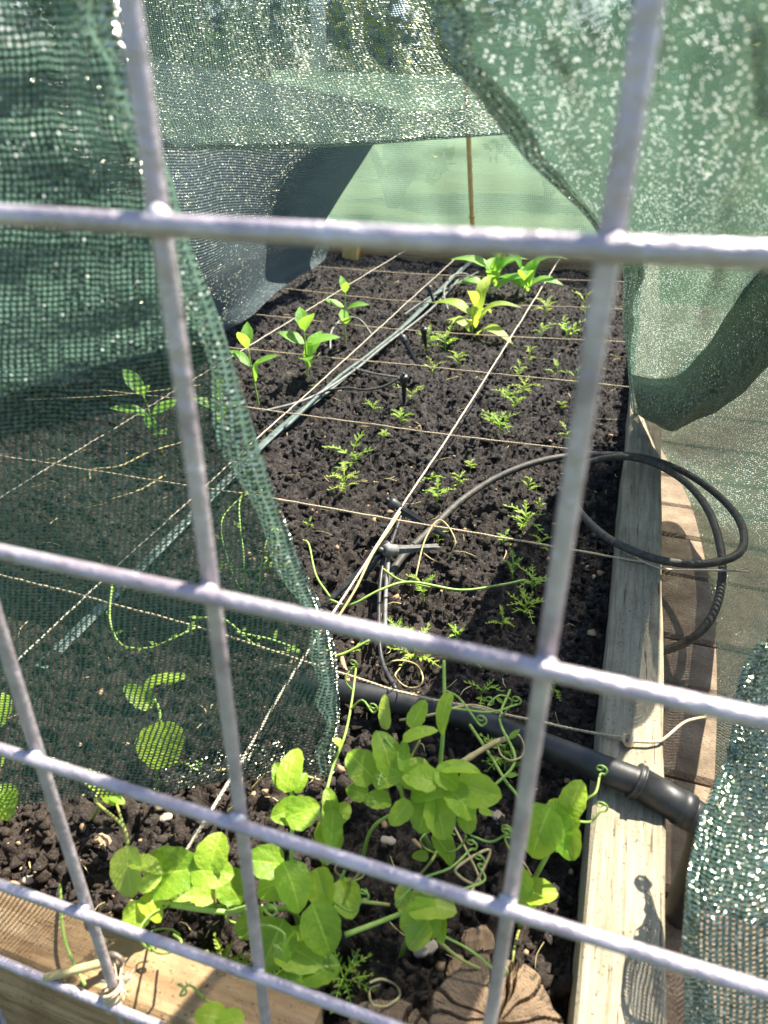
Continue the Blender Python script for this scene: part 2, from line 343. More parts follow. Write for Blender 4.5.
# ---------------------------------------------------------------- the setting
GZ = -.135
xs = np.concatenate([np.linspace(-150, -3, 8), np.linspace(-2.5, 2.5, 20), np.linspace(3, 150, 8)])
ys = np.concatenate([np.linspace(-60, -1.5, 6), np.linspace(-1, 8, 30), np.linspace(9, 250, 12)])
V = []; F = []
for j, y in enumerate(ys):
    for i, x in enumerate(xs): V.append((x, y, GZ-.03+(.02*math.sin(x*3+y*2) if abs(x) < 3 and 3 < y < 9 else 0)))
nx = len(xs)
for j in range(len(ys)-1):
    for i in range(nx-1): F.append((j*nx+i, j*nx+i+1, (j+1)*nx+i+1, (j+1)*nx+i))
tag(meshobj('ground', V, F, MAT['ground']), 'rough lawn around the raised bed', None, None, 'structure')
# soil of the raised bed, grid finer towards the camera
ny, nxs = 760, 560
yy = .178 + (2.30-.178)*(np.linspace(0, 1, ny)**1.75)
t = np.linspace(0, 1, nxs); xx = .036-(1.05)*(t**1.35)
X, Y = np.meshgrid(xx, yy); Z = soil_h(X, Y)
# lower beside the frame, heaped towards the middle
V = np.stack([X.ravel(), Y.ravel(), Z.ravel()], 1)
idx = np.arange(ny*nxs).reshape(ny, nxs)
Fq = np.stack([idx[:-1, :-1].ravel(), idx[1:, :-1].ravel(), idx[1:, 1:].ravel(), idx[:-1, 1:].ravel()], 1)
me = bpy.data.meshes.new('soil'); me.vertices.add(len(V)); me.vertices.foreach_set('co', V.astype(np.float32).ravel())
me.loops.add(len(Fq)*4); me.loops.foreach_set('vertex_index', Fq.astype(np.int32).ravel()); me.polygons.add(len(Fq))
me.polygons.foreach_set('loop_start', np.arange(0, len(Fq)*4, 4, dtype=np.int32)); me.polygons.foreach_set('loop_total', np.full(len(Fq), 4, dtype=np.int32))
me.polygons.foreach_set('use_smooth', np.ones(len(Fq), dtype=bool)); me.update(calc_edges=True); me.materials.append(MAT['soil'])
so_ = bpy.data.objects.new('soil', me); COL.objects.link(so_); tag(so_, 'dark crumbly soil filling the raised bed', None, None, 'structure')
# crumbs and clods: too many to count
ICO = None
import bmesh
bm = bmesh.new(); bmesh.ops.create_icosphere(bm, subdivisions=1, radius=1); IV = np.array([v.co[:] for v in bm.verts]); IF = np.array([[v.index for v in f.verts] for f in bm.faces]); bm.free()
def scatter(name, N, xr, yfun, rmin, rmax, mat, flat=(.8, 1.0), pw=3.0, jag=.35):
    x = RNG.uniform(xr[0], xr[1], N); y = yfun(RNG.random(N)); z = soil_h(x, y)
    r = rmin+(rmax-rmin)*RNG.random(N)**pw
    VV = IV[None]*(1+jag*(RNG.random((N, len(IV), 1))-.5)*2)
    sc = RNG.uniform(.5, 1.3, (N, 1, 3)); VV = VV*sc*r[:, None, None]
    a = RNG.uniform(0, 6.28, N); ca, sa = np.cos(a), np.sin(a)
    xr_ = VV[..., 0]*ca[:, None]-VV[..., 1]*sa[:, None]; yr_ = VV[..., 0]*sa[:, None]+VV[..., 1]*ca[:, None]
    P = np.stack([xr_+x[:, None], yr_+y[:, None], VV[..., 2]*.85+(z+r*.35)[:, None]], -1).reshape(-1, 3)
    Fx = (IF[None]+(np.arange(N)*len(IV))[:, None, None]).reshape(-1, 3)
    me = bpy.data.meshes.new(name); me.vertices.add(len(P)); me.vertices.foreach_set('co', P.astype(np.float32).ravel())
    me.loops.add(len(Fx)*3); me.loops.foreach_set('vertex_index', Fx.astype(np.int32).ravel()); me.polygons.add(len(Fx))
    me.polygons.foreach_set('loop_start', np.arange(0, len(Fx)*3, 3, dtype=np.int32)); me.polygons.foreach_set('loop_total', np.full(len(Fx), 3, dtype=np.int32))
    me.update(calc_edges=True); me.materials.append(mat); o = bpy.data.objects.new(name, me); COL.objects.link(o); return o
tag(scatter('soil_crumbs', 70000, (-.95, .034), lambda u: .185+2.05*u**1.7, .0006, .0056, MAT['soil'], pw=5.0, jag=.75), 'loose crumbs and clods of dark soil on the bed', 'soil', None, 'stuff')
tag(scatter('fine_wood_litter', 520, (-.40, .034), lambda u: .185+.9*u**1.9, .0008, .0045, MAT['chip'], pw=2.5), 'small tan bits of bark and grit strewn on the soil', 'litter', None, 'stuff')
def fibres(name, N, mat, label):
    g = G()
    for i in range(N):
        x = random.uniform(-.8, .03); y = .19+2.0*random.random()**1.7; a = random.uniform(0, 6.28); L = random.uniform(.004, .022)*(1+.5*y); z = sh(x, y)+.003
        dx, dy = math.cos(a)*L/2, math.sin(a)*L/2; r = random.uniform(.0002, .0007)
        g.tube([(x-dx, y-dy, z+random.uniform(-.002, .004), r), (x+dy*.2, y-dx*.2, z+.002, r), (x+dx, y+dy, z+random.uniform(-.002, .004), r*.6)], r, 4, 2)
    tag(g.build(name, mat), label, 'litter', None, 'stuff')
fibres('straw_fibres', 420, MAT['dry'], 'fine pale root hairs and straw bits strewn on the soil')
# paving outside the right board
g = G(); joints = [.10, .235, .384, .50, .62, .70, .83, .93, 1.02, 1.12, 1.25, 1.4, 1.6, 1.8, 2.05, 2.3]
V = []; F = []
def paver(x0, x1, y0, y1, z):
    g.box((x0, y0, z-.04), (x1, y1, z), .004)
PZ = -.105
for a, b in zip(joints[:-1], joints[1:]): paver(.087, .36, a+.002, b-.002, PZ+random.uniform(-.0015, .0015)); paver(.364, .66, a+.002, b-.002, PZ+random.uniform(-.0015, .0015))
po = g.build('path', MAT['paver'], smooth=False); tag(po, 'brown paving slabs beside the raised bed', None, None, 'structure')

# ---------------------------------------------------------------- raised bed frame
def board(x0, x1, y0, y1, z0, z1, mat, name, parent, n=40, warp=.0012, cutx=None):
    """board as a lofted bar along its long side, slightly uneven edges"""
    gg = G(); along_y = (y1-y0) > (x1-x0)
    L0, L1 = (y0, y1) if along_y else (x0, x1); W0, W1 = (x0, x1) if along_y else (y0, y1); b = .0025
    prof = [(W0, z0), (W0, z1-b), (W0+b, z1), (W1-b, z1), (W1, z1-b), (W1, z0)]
    m = 12; top = [(W0+b+(W1-W0-2*b)*k/m, z1) for k in range(m+1)]
    prof = [(W0, z0), (W0, z1-b)]+top+[(W1, z1-b), (W1, z0)]
    V = []; F = []; K = len(prof)
    for i in range(n+1):
        l = L0+(L1-L0)*i/n
        for k, (w_, z) in enumerate(prof):
            dw = warp*float(vnoise(np.array(l), np.array(k*.13), 14, 31)); dz = warp*.6*float(vnoise(np.array(l), np.array(w_*10), 20, 32)) if z > z0 else 0
            V.append((w_+dw, l, z+dz) if along_y else (l, w_+dw, z+dz))
    for i in range(n):
        for k in range(K-1): F.append((i*K+k, i*K+k+1, (i+1)*K+k+1, (i+1)*K+k))
        F.append((i*K+K-1, i*K, (i+1)*K, (i+1)*K+K-1))
    F.append(tuple(range(K))); F.append(tuple(range(n*K, n*K+K))[::-1])
    gg.add([Vector(v) for v in V], F); return gg.build(name, mat, parent, smooth=False)
bed = empty('raised_bed', (0, .15, GZ)); tag(bed, 'raised garden bed framed with weathered timber boards around dark soil', 'raised bed')
o = board(.037, .082, .152, 2.36, GZ, 0, MAT['board'], 'board', bed, 220); o['label'] = 'pale weathered right-hand board with net shadow on it'
o = board(-1.0, -.088, .151, .183, GZ, 0, MAT['board_cross'], 'board', bed, 90); o['label'] = 'brown stained near board under the wire panel'
o = board(-1.06, .036, 2.30, 2.345, GZ, .004, MAT['board_cross'], 'board', bed, 60); o['label'] = 'far end board of the bed'
o = board(-1.06, -1.01, .184, 2.298, GZ, 0, MAT['board'], 'board', bed, 60); o['label'] = 'left board mostly hidden behind netting'
p = atz(346, 262, SOILZ); G().box((p.x-.03, 2.26, SOILZ-.02), (p.x+.02, 2.297, .012), .004).build('corner_peg', MAT['bamboo'], bed, smooth=False)
# log rounds
def log_round(cx, cy, r, top, label, seed, cracks, squash=1.0):
    rnd = random.Random(seed); base = empty('log_round', (cx, cy, GZ)); tag(base, label, 'log', 'sawn log ends set in the near corner')
    NA, NR = 220, 36; ca = [(rnd.uniform(0, 6.28), rnd.uniform(.008, .022), rnd.uniform(.1, .9)) for _ in range(cracks)]
    V = []; F = []
    def edge(a): return r*(1+.05*math.sin(a*3+seed)+.035*math.sin(a*7+seed*2)+.012*math.sin(a*19))
    for j in range(NR+1):
        q = j/NR
        for i in range(NA):
            a = 2*math.pi*i/NA; z = top-.0004*rnd.random()+.0012*float(vnoise(np.array(math.cos(a)*q), np.array(math.sin(a)*q), 4, seed))
            for (c, wd, dp) in ca:
                wig = c+.05*math.sin(q*9+c*5)
                d = abs((a-wig+math.pi) % (2*math.pi)-math.pi)
                if d < wd+.012/max(q, .1) and q > .12*dp: z -= .009*(1-d/(wd+.012/max(q, .1)))
            if j == NR: z -= .002
            e = edge(a)*q; V.append(Vector((cx+e*math.cos(a), cy+e*math.sin(a)*squash, z)))
    for i in range(NA):
        a = 2*math.pi*i/NA; e = edge(a)*1.0; V.append(Vector((cx+e*math.cos(a), cy+e*math.sin(a)*squash, GZ)))
    for j in range(NR+1):
        for i in range(NA): F.append((j*NA+i, j*NA+(i+1) % NA, (j+1)*NA+(i+1) % NA, (j+1)*NA+i))
    meshobj('sawn_face', V[:(NR+1)*NA], F[:NR*NA], MAT['endgrain'], base, smooth=False)
    meshobj('log_side', V[NR*NA:], [tuple(x-NR*NA for x in f) for f in F[NR*NA:]], MAT['bark'], base)
log_round(.0, .206, .035, -.006, 'cracked grey log end set upright against the pale right-hand board', 3, 14)
log_round(-.048, .176, .030, -.010, 'smaller sawn log end left of the big cracked one, split into blocks', 8, 9, .9)

# ---------------------------------------------------------------- welded wire panel
FY = .1473
fence = empty('wire_fence_panel', (-.05, FY, GZ)); tag(fence, 'galvanised welded wire mesh panel standing close in front of the bed', 'wire fence')
RW = .0025
HZ = [.585, .485, .3845, .2825, .1815, .0815, .003, -.09]
VX = [-.77, -.67, -.575, -.48, -.383, -.287, -.1905, -.1015, -.0035, .112, .21, .31, .41, .51]
for z in HZ:
    P = [(x, FY+.0006*math.sin(x*9+z*20), z+.0007*math.sin(x*14+z*30)+(.016*(x+.06) if abs(z-.3845) < .01 else 0)) for x in np.linspace(-.8, .55, 12)]
    G().tube(P, RW, 14, 6).build('horizontal_wire', MAT['zinc'], fence)
for x in VX:
    P = [(x+.0007*math.sin(z*13+x*20)-(.006*max(0, z-.12) if abs(x+.1015) < .01 else 0), FY+.0048, z) for z in np.linspace(GZ, .62, 10)]
    G().tube(P, RW, 14, 6).build('vertical_wire', MAT['zinc'], fence)
for z in HZ:
    for x in VX:
        if -.5 < x < .2: G().tube([(x-.0030, FY+.0022, z, .0016), (x, FY+.0022, z, .0033), (x+.0030, FY+.0022, z, .0016)], .003, 8, 3).build('weld_joint', MAT['weld'], fence)


# ---------------------------------------------------------------- nets
def grid_surface(rows, nu, nv, fold=None):
    """rows of control points -> bicubic surface; returns V(list), F, UV metres"""
    R = [crom([tuple(p) for p in r], nu) for r in rows]; R = np.array(R)      # rows x U x 3
    cols = [crom(R[:, i], nv) for i in range(R.shape[1])]; S = np.array(cols).transpose(1, 0, 2)   # Vn x Un x 3
    if fold is not None: S = fold(S)
    du = np.linalg.norm(np.diff(S, axis=1), axis=2); dv = np.linalg.norm(np.diff(S, axis=0), axis=2)
    u = np.concatenate([[0], np.cumsum(du.mean(0))]); v = np.concatenate([[0], np.cumsum(dv.mean(1))])
    nV, nU = S.shape[:2]; UV = np.stack(np.meshgrid(u, v), -1).reshape(-1, 2)
    # follow the cloth: blend row-local arc length so threads stay evenly spaced
    uu = np.concatenate([np.zeros((nV, 1)), np.cumsum(du, 1)], 1); vv = np.concatenate([np.zeros((1, nU)), np.cumsum(dv, 0)], 0)
    UV = np.stack([.5*uu+.5*u[None], .5*vv+.5*v[:, None]], -1).reshape(-1, 2)
    idx = np.arange(nV*nU).reshape(nV, nU)
    F = np.stack([idx[:-1, :-1].ravel(), idx[1:, :-1].ravel(), idx[1:, 1:].ravel(), idx[:-1, 1:].ravel()], 1).tolist()
    return S, F, UV
def folds(amp, specs, seed=1):
    """push the cloth in and out along Y: specs = (ku,kv,phase,weight)"""
    def f(S):
        nV, nU = S.shape[:2]; a = np.linspace(0, 1, nU)[None]; b = np.linspace(0, 1, nV)[:, None]; d = 0
        for ku, kv, ph, wt in specs: d = d+wt*np.sin(2*math.pi*(ku*a+kv*b)+ph)
        n1 = vnoise(a*3+0*b, b*3+0*a, 2, seed)*.6+vnoise(a*3+0*b, b*3+0*a, 5, seed+1)*.35
        S = S.copy(); S[..., 1] += amp*(d+n1); return S
    return f
def net(name, rows, mat, label, group=None, nu=14, nv=14, fold=None, loc=None, hem=None):
    rows3 = [[aty(*p) for p in r] for r in rows]
    S, F, UV = grid_surface(rows3, nu, nv, fold)
    loc = Vector(S.reshape(-1, 3)[S.reshape(-1, 3)[:, 2].argmin()]) if loc is None else loc
    e = empty(name, loc); tag(e, label, 'shade net', 'green shade netting draped over the bed')
    meshobj('net_cloth', [Vector(p) for p in S.reshape(-1, 3)], F, mat, e, uvs=UV)
    if hem is not None:      # a doubled, rolled edge strip along the given side
        side, wd, hm = hem
        E_ = {'right': S[:, ::-1], 'left': S, 'bottom': S.transpose(1, 0, 2)[:, ::-1]}[side]
        V = []; U = []; K = 7; L = E_.shape[0]; acc = 0
        for i in range(L):
            if i: acc += float(np.linalg.norm(E_[i, 0]-E_[i-1, 0]))
            p = Vector(E_[i, 0]); q = Vector(E_[i, 3]); d = (q-p).normalized(); tt = Vector(E_[min(i+1, L-1), 0]-E_[max(i-1, 0), 0]).normalized(); n_ = d.cross(tt).normalized()
            if n_.y > 0: n_ = -n_
            wv = wd*(1+.25*math.sin(i*.55)+.2*math.sin(i*.23))
            for k in range(K):
                s = k/(K-1); V.append(p+d*(wv*s)+n_*(.0032*math.sin(s*math.pi)+.0012)+d*(-.0015*math.cos(s*3.14))); U.append((s*wd*1.15, acc))
        F2 = [(i*K+k, i*K+k+1, (i+1)*K+k+1, (i+1)*K+k) for i in range(L-1) for k in range(K-1)]
        meshobj('folded_hem', V, F2, hm, e, uvs=U)
    return e, S
# near left net
ROWS1 = [[(-90, -90, .205), (10, -90, .21), (88, -90, .225)],
         [(-90, 30, .205), (30, 30, .22), (118, 20, .232)],
         [(-90, 115, .205), (50, 118, .225), (152, 130, .236)],
         [(-90, 215, .21), (75, 220, .228), (188, 222, .245)],
         [(-90, 395, .212), (95, 392, .235), (236, 385, .265)],
         [(-90, 570, .214), (120, 575, .245), (298, 560, .295)],
         [(-90, 680, .212), (140, 680, .250), (333, 655, .322)],
         [(-90, 760, .210), (140, 740, .254), (336, 715, .330)],
         [(-90, 822, .206), (60, 806, .228), (190, 780, .262), (334, 768, .326)][0:1]+[(150, 790, .250), (334, 768, .326)]]
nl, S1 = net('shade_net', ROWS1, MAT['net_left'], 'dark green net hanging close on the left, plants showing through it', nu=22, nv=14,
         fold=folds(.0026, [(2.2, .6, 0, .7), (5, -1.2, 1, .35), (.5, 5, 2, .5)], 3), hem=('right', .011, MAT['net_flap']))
# its second, turned-back layer over the upper part (child of the same net)
FL = [[(-90, -90, .213), (10, -90, .22), (80, -90, .234)],
      [(-90, 30, .214), (30, 30, .231), (112, 20, .243)],
      [(-90, 115, .216), (50, 118, .236), (147, 130, .248)],
      [(-90, 215, .222), (75, 220, .240), (180, 222, .256)],
      [(-90, 330, .224), (75, 310, .245), (205, 290, .270)],
      [(-90, 430, .224), (75, 372, .248), (222, 338, .278)]]
S, F, UV = grid_surface([[aty(*p) for p in r] for r in FL], 22, 14, folds(.004, [(1.5, 3.0, 0, .6), (.3, 6, 2, .6)], 9))
meshobj('turned_back_layer', [Vector(p) for p in S.reshape(-1, 3)], F, MAT['net_flap'], nl, uvs=UV)

# roof net sagging across the middle distance
ROWS2 = [[(45, -45, .95), (250, -45, .93), (445, -45, .89)],
         [(50, 0, .90), (250, 0, .88), (450, 0, .84)],
         [(60, 50, .84), (260, 60, .82), (475, 55, .80)],
         [(70, 105, .76), (270, 112, .74), (500, 100, .75)],
         [(75, 137, .70), (280, 142, .68), (512, 130, .71)],
         [(76, 146, .70), (280, 149, .69), (512, 134, .72)],
         [(78, 136, .73), (280, 140, .72), (508, 127, .75)],
         [(80, 112, .75), (280, 118, .74), (500, 105, .77)]]
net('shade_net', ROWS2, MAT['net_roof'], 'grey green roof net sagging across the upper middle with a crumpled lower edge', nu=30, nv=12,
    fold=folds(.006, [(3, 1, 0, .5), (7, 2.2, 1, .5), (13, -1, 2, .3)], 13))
# blue-grey side net further back on the left
ROWS3 = [[(-160, 40, .86), (40, 50, .95), (160, 60, 1.15), (290, 85, 1.6), (400, 110, 2.0)],
         [(-150, 140, .86), (60, 140, .93), (170, 140, 1.12), (290, 140, 1.55), (375, 146, 1.98)],
         [(-140, 220, .87), (70, 220, .93), (190, 215, 1.10), (270, 205, 1.5), (335, 208, 1.98)],
         [(-130, 300, .88), (80, 290, .95), (205, 275, 1.12), (270, 240, 1.55), (326, 235, 2.0)],
         [(-120, 365, .90), (80, 350, .97), (215, 318, 1.20), (272, 275, 1.6), (326, 254, 2.03)],
         [(-110, 415, .91), (85, 380, 1.0), (231, 328, 1.27), (283, 288, 1.60), (322, 262, 1.98)]]
net('shade_net', ROWS3, MAT['net_blue'], 'dense blue-grey net falling onto the soil at the left side of the bed', nu=18, nv=12,
    fold=folds(.022, [(2.5, .8, 0, .6), (5, 1.5, 1, .35)], 21))
# pale end net
ROWS4 = [[(270, 70, 2.42), (480, 76, 2.43), (690, 70, 2.42)], [(275, 110, 2.41), (480, 112, 2.43), (685, 110, 2.42)],
         [(280, 160, 2.40), (480, 160, 2.44), (680, 160, 2.41)], [(290, 246, 2.385), (480, 250, 2.40), (670, 254, 2.385)]]
net('shade_net', ROWS4, MAT['net_pale'], 'pale green see-through net closing the far end behind the bamboo cane', nu=26, nv=12,
    fold=folds(.012, [(4, .3, 0, .5), (9, 0, 1, .3)], 25))
# right side net: comes over the top and down, curling under along a diagonal fold
ROWS5 = [[(412, -38, .275), (552, -38, .255), (700, -38, .24), (860, -38, .225)],
         [(430, 0, .285), (560, 0, .265), (700, 0, .25), (860, 0, .235)],
         [(466, 65, .30), (580, 70, .28), (715, 70, .265), (860, 70, .25)],
         [(507, 130, .33), (610, 135, .31), (725, 130, .29), (860, 130, .27)],
         [(556, 178, .37), (635, 180, .35), (740, 180, .325), (860, 175, .305)],
         [(600, 222, .45), (660, 225, .42), (750, 215, .38), (860, 205, .35)],
         [(625, 268, .66), (680, 270, .58), (755, 240, .49), (860, 225, .43)],
         [(624, 325, .90), (685, 315, .77), (760, 262, .61), (860, 238, .53)],
         [(630, 380, 1.06), (690, 352, .90), (768, 282, .72), (860, 248, .60)],
         [(634, 412, 1.08), (684, 424, .93), (775, 345, .75), (860, 300, .62)],
         [(640, 405, 1.10), (690, 400, .96), (780, 330, .78), (860, 285, .65)],
         [(650, 385, 1.12), (695, 358, .98), (780, 295, .80), (860, 262, .67)]]
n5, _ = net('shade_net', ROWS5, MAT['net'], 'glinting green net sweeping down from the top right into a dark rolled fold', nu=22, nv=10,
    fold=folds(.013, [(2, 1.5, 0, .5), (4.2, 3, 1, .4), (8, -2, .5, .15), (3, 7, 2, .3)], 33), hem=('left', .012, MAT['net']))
FR = [[(632, 376, 1.04), (672, 378, .92), (703, 350, .84), (735, 303, .77), (772, 256, .68), (860, 199, .58)],
      [(633, 386, 1.00), (674, 390, .88), (710, 362, .80), (743, 318, .73), (780, 274, .64), (862, 220, .54)],
      [(636, 402, 1.00), (675, 412, .87), (716, 390, .79), (750, 352, .72), (786, 310, .63), (862, 252, .53)],
      [(639, 415, 1.03), (672, 428, .92), (714, 412, .83), (750, 384, .76), (788, 345, .67), (862, 288, .57)],
      [(641, 411, 1.07), (672, 421, .97), (712, 402, .88), (748, 370, .81), (786, 328, .72), (862, 270, .61)],
      [(640, 395, 1.08), (672, 400, .98), (712, 378, .89), (746, 338, .82), (784, 290, .73), (862, 235, .62)]]
S, F, UV = grid_surface([[aty(*p) for p in r] for r in FR], 14, 10, folds(.005, [(2, 1.2, 0, .5), (6, 2, 1, .4)], 77))
meshobj('rolled_fold', [Vector(p) for p in S.reshape(-1, 3)], F, MAT['net_dense'], n5, uvs=UV)
ROWS6 = [[(640, 395, 1.14), (700, 370, 1.0), (780, 310, .84), (870, 270, .72)],
         [(642, 422, 1.10), (700, 425, .95), (780, 385, .80), (870, 350, .66)],
         [(664, 455, 1.0), (715, 470, .86), (785, 450, .72), (870, 430, .58)],
         [(690, 502, .98), (735, 530, .86), (795, 530, .66), (870, 520, .51)],
         [(705, 560, .84), (745, 580, .74), (800, 590, .57), (870, 590, .45)],
         [(715, 630, .66), (752, 650, .56), (805, 660, .47), (870, 660, .40)],
         [(717, 705, .52), (758, 715, .46), (810, 725, .42), (870, 730, .36)],
         [(714, 800, .43), (760, 800, .41), (812, 800, .39), (870, 800, .37)],
         [(714, 900, .36), (760, 900, .345), (812, 900, .325), (870, 900, .305)]]
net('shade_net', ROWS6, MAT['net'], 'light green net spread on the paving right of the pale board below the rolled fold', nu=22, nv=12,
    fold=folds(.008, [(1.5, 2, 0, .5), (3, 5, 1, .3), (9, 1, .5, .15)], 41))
ROWS7 = [[(775, 628, .390), (815, 606, .375), (880, 590, .350)],
         [(744, 680, .372), (800, 672, .352), (880, 665, .330)],
         [(736, 735, .350), (800, 735, .332), (880, 735, .312)],
         [(716, 790, .316), (790, 795, .300), (880, 800, .284)],
         [(697, 850, .284), (780, 860, .270), (880, 865, .256)],
         [(689, 915, .256), (775, 920, .242), (880, 925, .228)],
         [(688, 985, .240), (775, 990, .226), (880, 990, .212)],
         [(694, 1080, .222), (775, 1090, .208), (880, 1100, .196)]]
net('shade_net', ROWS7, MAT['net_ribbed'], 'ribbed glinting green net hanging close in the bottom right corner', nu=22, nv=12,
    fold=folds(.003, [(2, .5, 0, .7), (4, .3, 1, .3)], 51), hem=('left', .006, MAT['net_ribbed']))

# ---------------------------------------------------------------- background garden
def on_ground(px, y, z=GZ):
    p = aty(px, 100, y); return Vector((p.x, y, z))
bx = on_ground(472, 2.375); tagc = empty('bamboo_cane', (bx.x, 2.375, GZ)); tag(tagc, 'thin brown bamboo cane standing at the far end of the bed', 'cane')
q = aty(467, 60, 2.375); q0 = aty(478, 250, 2.375)
P = [(q0.x+(q.x-q0.x)*t*1.5, 2.375, GZ+(q.z-GZ)*t*1.4) for t in (0, .33, .66, 1)]
G().tube(P, .0075, 10, 4).build('cane_stick', MAT['bamboo'], tagc)
for t in (.25, .5, .75): G().tube([(P[0][0]+(P[3][0]-P[0][0])*t-0, 2.375, GZ+(P[3][2]-GZ)*t-.004), (P[0][0]+(P[3][0]-P[0][0])*t, 2.375, GZ+(P[3][2]-GZ)*t+.004)], .0092, 10, 1).build('cane_node', MAT['bamboo'], tagc)
pp = on_ground(320, 3.4); mp = empty('metal_post', pp); tag(mp, 'pale metal post standing beyond the roof net', 'post')
G().tube([(pp.x, 3.4, GZ), (pp.x, 3.4, 1.6)], .032, 16, 1).build('post_tube', MAT['metal_post'], mp)
G().tube([(pp.x, 3.4, 1.6), (pp.x, 3.4, 1.625)], .038, 16, 1).build('post_cap', MAT['metal_post'], mp)
G().tube([(pp.x, 3.4, GZ), (pp.x, 3.4, GZ+.03)], .06, 16, 1).build('post_foot', MAT['metal_post'], mp)
def bush(px, y, w_, h_, mat, label, seed, N=5200, ls=.035):
    r = np.random.default_rng(seed); b = on_ground(px, y); e = empty('shrub', b); tag(e, label, 'shrub', 'shrubs beyond the bed')
    cl = r.normal(size=(26, 3)); cl /= np.linalg.norm(cl, axis=1)[:, None]; cl *= r.uniform(.25, .95, (26, 1)); cs = r.uniform(.14, .34, 26)
    k = r.integers(0, 26, N); d = r.normal(size=(N, 3)); d /= np.linalg.norm(d, axis=1)[:, None]
    c = cl[k]+d*(cs[k]*r.uniform(.5, 1.05, N))[:, None]; c[:, 2] = c[:, 2]*.5+.55; c[:, 2] = np.abs(c[:, 2])
    c = c*np.array([w_, w_*.6, h_])
    n_ = d+r.normal(size=(N, 3))*.6; a = np.cross(n_, r.normal(size=(N, 3))); a /= np.linalg.norm(a, axis=1)[:, None]; b2 = np.cross(a, n_); b2 /= np.linalg.norm(b2, axis=1)[:, None]
    s = (ls*r.uniform(.6, 1.3, N))[:, None]
    V = np.stack([c-a*s, c+b2*s*.45, c+a*s, c-b2*s*.45], 1).reshape(-1, 3)+np.array([b.x, b.y, b.z])
    meshobj('foliage', [Vector(v) for v in V], [(4*i, 4*i+1, 4*i+2, 4*i+3) for i in range(N)], mat, e, smooth=False)
    g = G()
    for i in range(7):
        j = r.integers(0, 26); t_ = Vector((cl[j][0]*w_, cl[j][1]*w_*.6, (cl[j][2]*.5+.55)*h_))+b
        g.tube([(b.x, b.y, b.z, .03), tuple((b+t_)/2+Vector((0, 0, .1)))+(.018,), tuple(t_)+(.006,)], .02, 7, 4)
    g.build('branches', MAT['bark'], e)
bush(395, 4.2, .55, 1.35, MAT['bush_y'], 'yellow-green shrub beyond the roof net near the metal post', 1)
bush(150, 4.9, 1.3, 1.5, MAT['bush'], 'dark green shrub beyond the net at the far left', 2, 7000)
bush(560, 5.2, 1.0, 1.15, MAT['bush'], 'dark green shrub beyond the far end of the bed', 3, 6000)
bush(705, 4.0, .6, 1.25, MAT['bush_y'], 'yellow-green shrub behind the right-hand net', 4)
bush(300, 6.2, 1.6, 1.8, MAT['bush'], 'tall dark green shrub furthest back behind the metal post', 5, 7000)
bush(860, 5.6, 1.6, 1.7, MAT['bush'], 'dark green shrub behind the net at the far right', 6, 7000)

# ---------------------------------------------------------------- strings
def string(pts, mat, label, group, rad=.0011, ends=0):
    """pts (px,py,z)"""
    W = [atz(*p) for p in pts]
    e = meshobj('string', [], [], mat) if False else None
    # two plies twisted round each other
    C = crom([tuple(p) for p in W], 24 if len(W) > 2 else 90); C = C if len(C) > 20 else crom([tuple(W[0]), tuple((W[0]+W[-1])/2), tuple(W[-1])], 45)
    L = np.concatenate([[0], np.cumsum(np.linalg.norm(np.diff(C, axis=0), axis=1))])
    n = min(900, max(60, int(L[-1]/.0016))); s = np.linspace(0, L[-1], n); D = np.stack([np.interp(s, L, C[:, k]) for k in range(3)], 1)
    D[:, 2] += .0007*vnoise(s, s*0, 9, 61)+.0004*vnoise(s, s*0, 60, 62); D[:, 0] += .0006*vnoise(s, s*0, 12, 63); D[:, 1] += .0006*vnoise(s, s*0, 20, 64)
    g = G()
    for ph in (0, math.pi):
        P = []
        for i in range(n):
            a = s[i]/.0075*2*math.pi+ph
            P.append((D[i, 0]+.45*rad*math.sin(a)*.7, D[i, 1]+.45*rad*math.sin(a)*.7, D[i, 2]+.45*rad*math.cos(a), rad*.62*(1+.12*random.uniform(-1, 1))))
        g.tube(P, rad, 5, 1)
    # loose fibres
    for i in range(int(L[-1]*60)):
        k = random.randrange(2, n-2); p = Vector(D[k]); d = Vector((random.uniform(-1, 1), random.uniform(-1, 1), random.uniform(-.3, 1))).normalized()*random.uniform(.002, .006)
        g.tube([tuple(p)+(.00014,), tuple(p+d+Vector((0, 0, .001)))+(.00006,)], .0001, 3, 1)
    o = g.build('string', mat, None, loc=tuple(W[0])); tag(o, label, 'string', group); return o
GX = 'twine strings stretched across the bed'; GY = 'twine strings running along the bed'
T, TW = MAT['twine'], MAT['twine_white']
string([(300, 265.5, .0), (420, 274, .0), (600, 281, .0), (660, 283, .002)], T, 'cross string nearest the far board, furthest from the camera', GX)
string([(270, 287, .0), (407, 301, -.001), (600, 308, .0), (645, 312, .002)], T, 'second cross string from the far board', GX)
string([(235, 312.5, .0), (420, 331, -.001), (625, 342, 0), (650, 344, .002)], T, 'third cross string from the far board, behind the broad-leaved seedlings', GX)
string([(180, 344, 0), (262, 351, 0), (420, 366, -.001), (628, 387, .002), (650, 389, .002)], T, 'cross string passing just behind the leafy pair of seedlings', GX)
string([(100, 390, 0), (259, 409, 0), (420, 431, -.002), (559, 448, 0), (632, 457, .002)], T, 'cross string reaching the pale board at the top of the hose coil', GX)
string([(-60, 447, 0), (140, 478, 0), (288, 501, 0), (420, 524, -.002), (620, 558, 0.002), (640, 562, .0035)], T, 'cross string knotted on the pale board through the hose coil', GX, .0013)
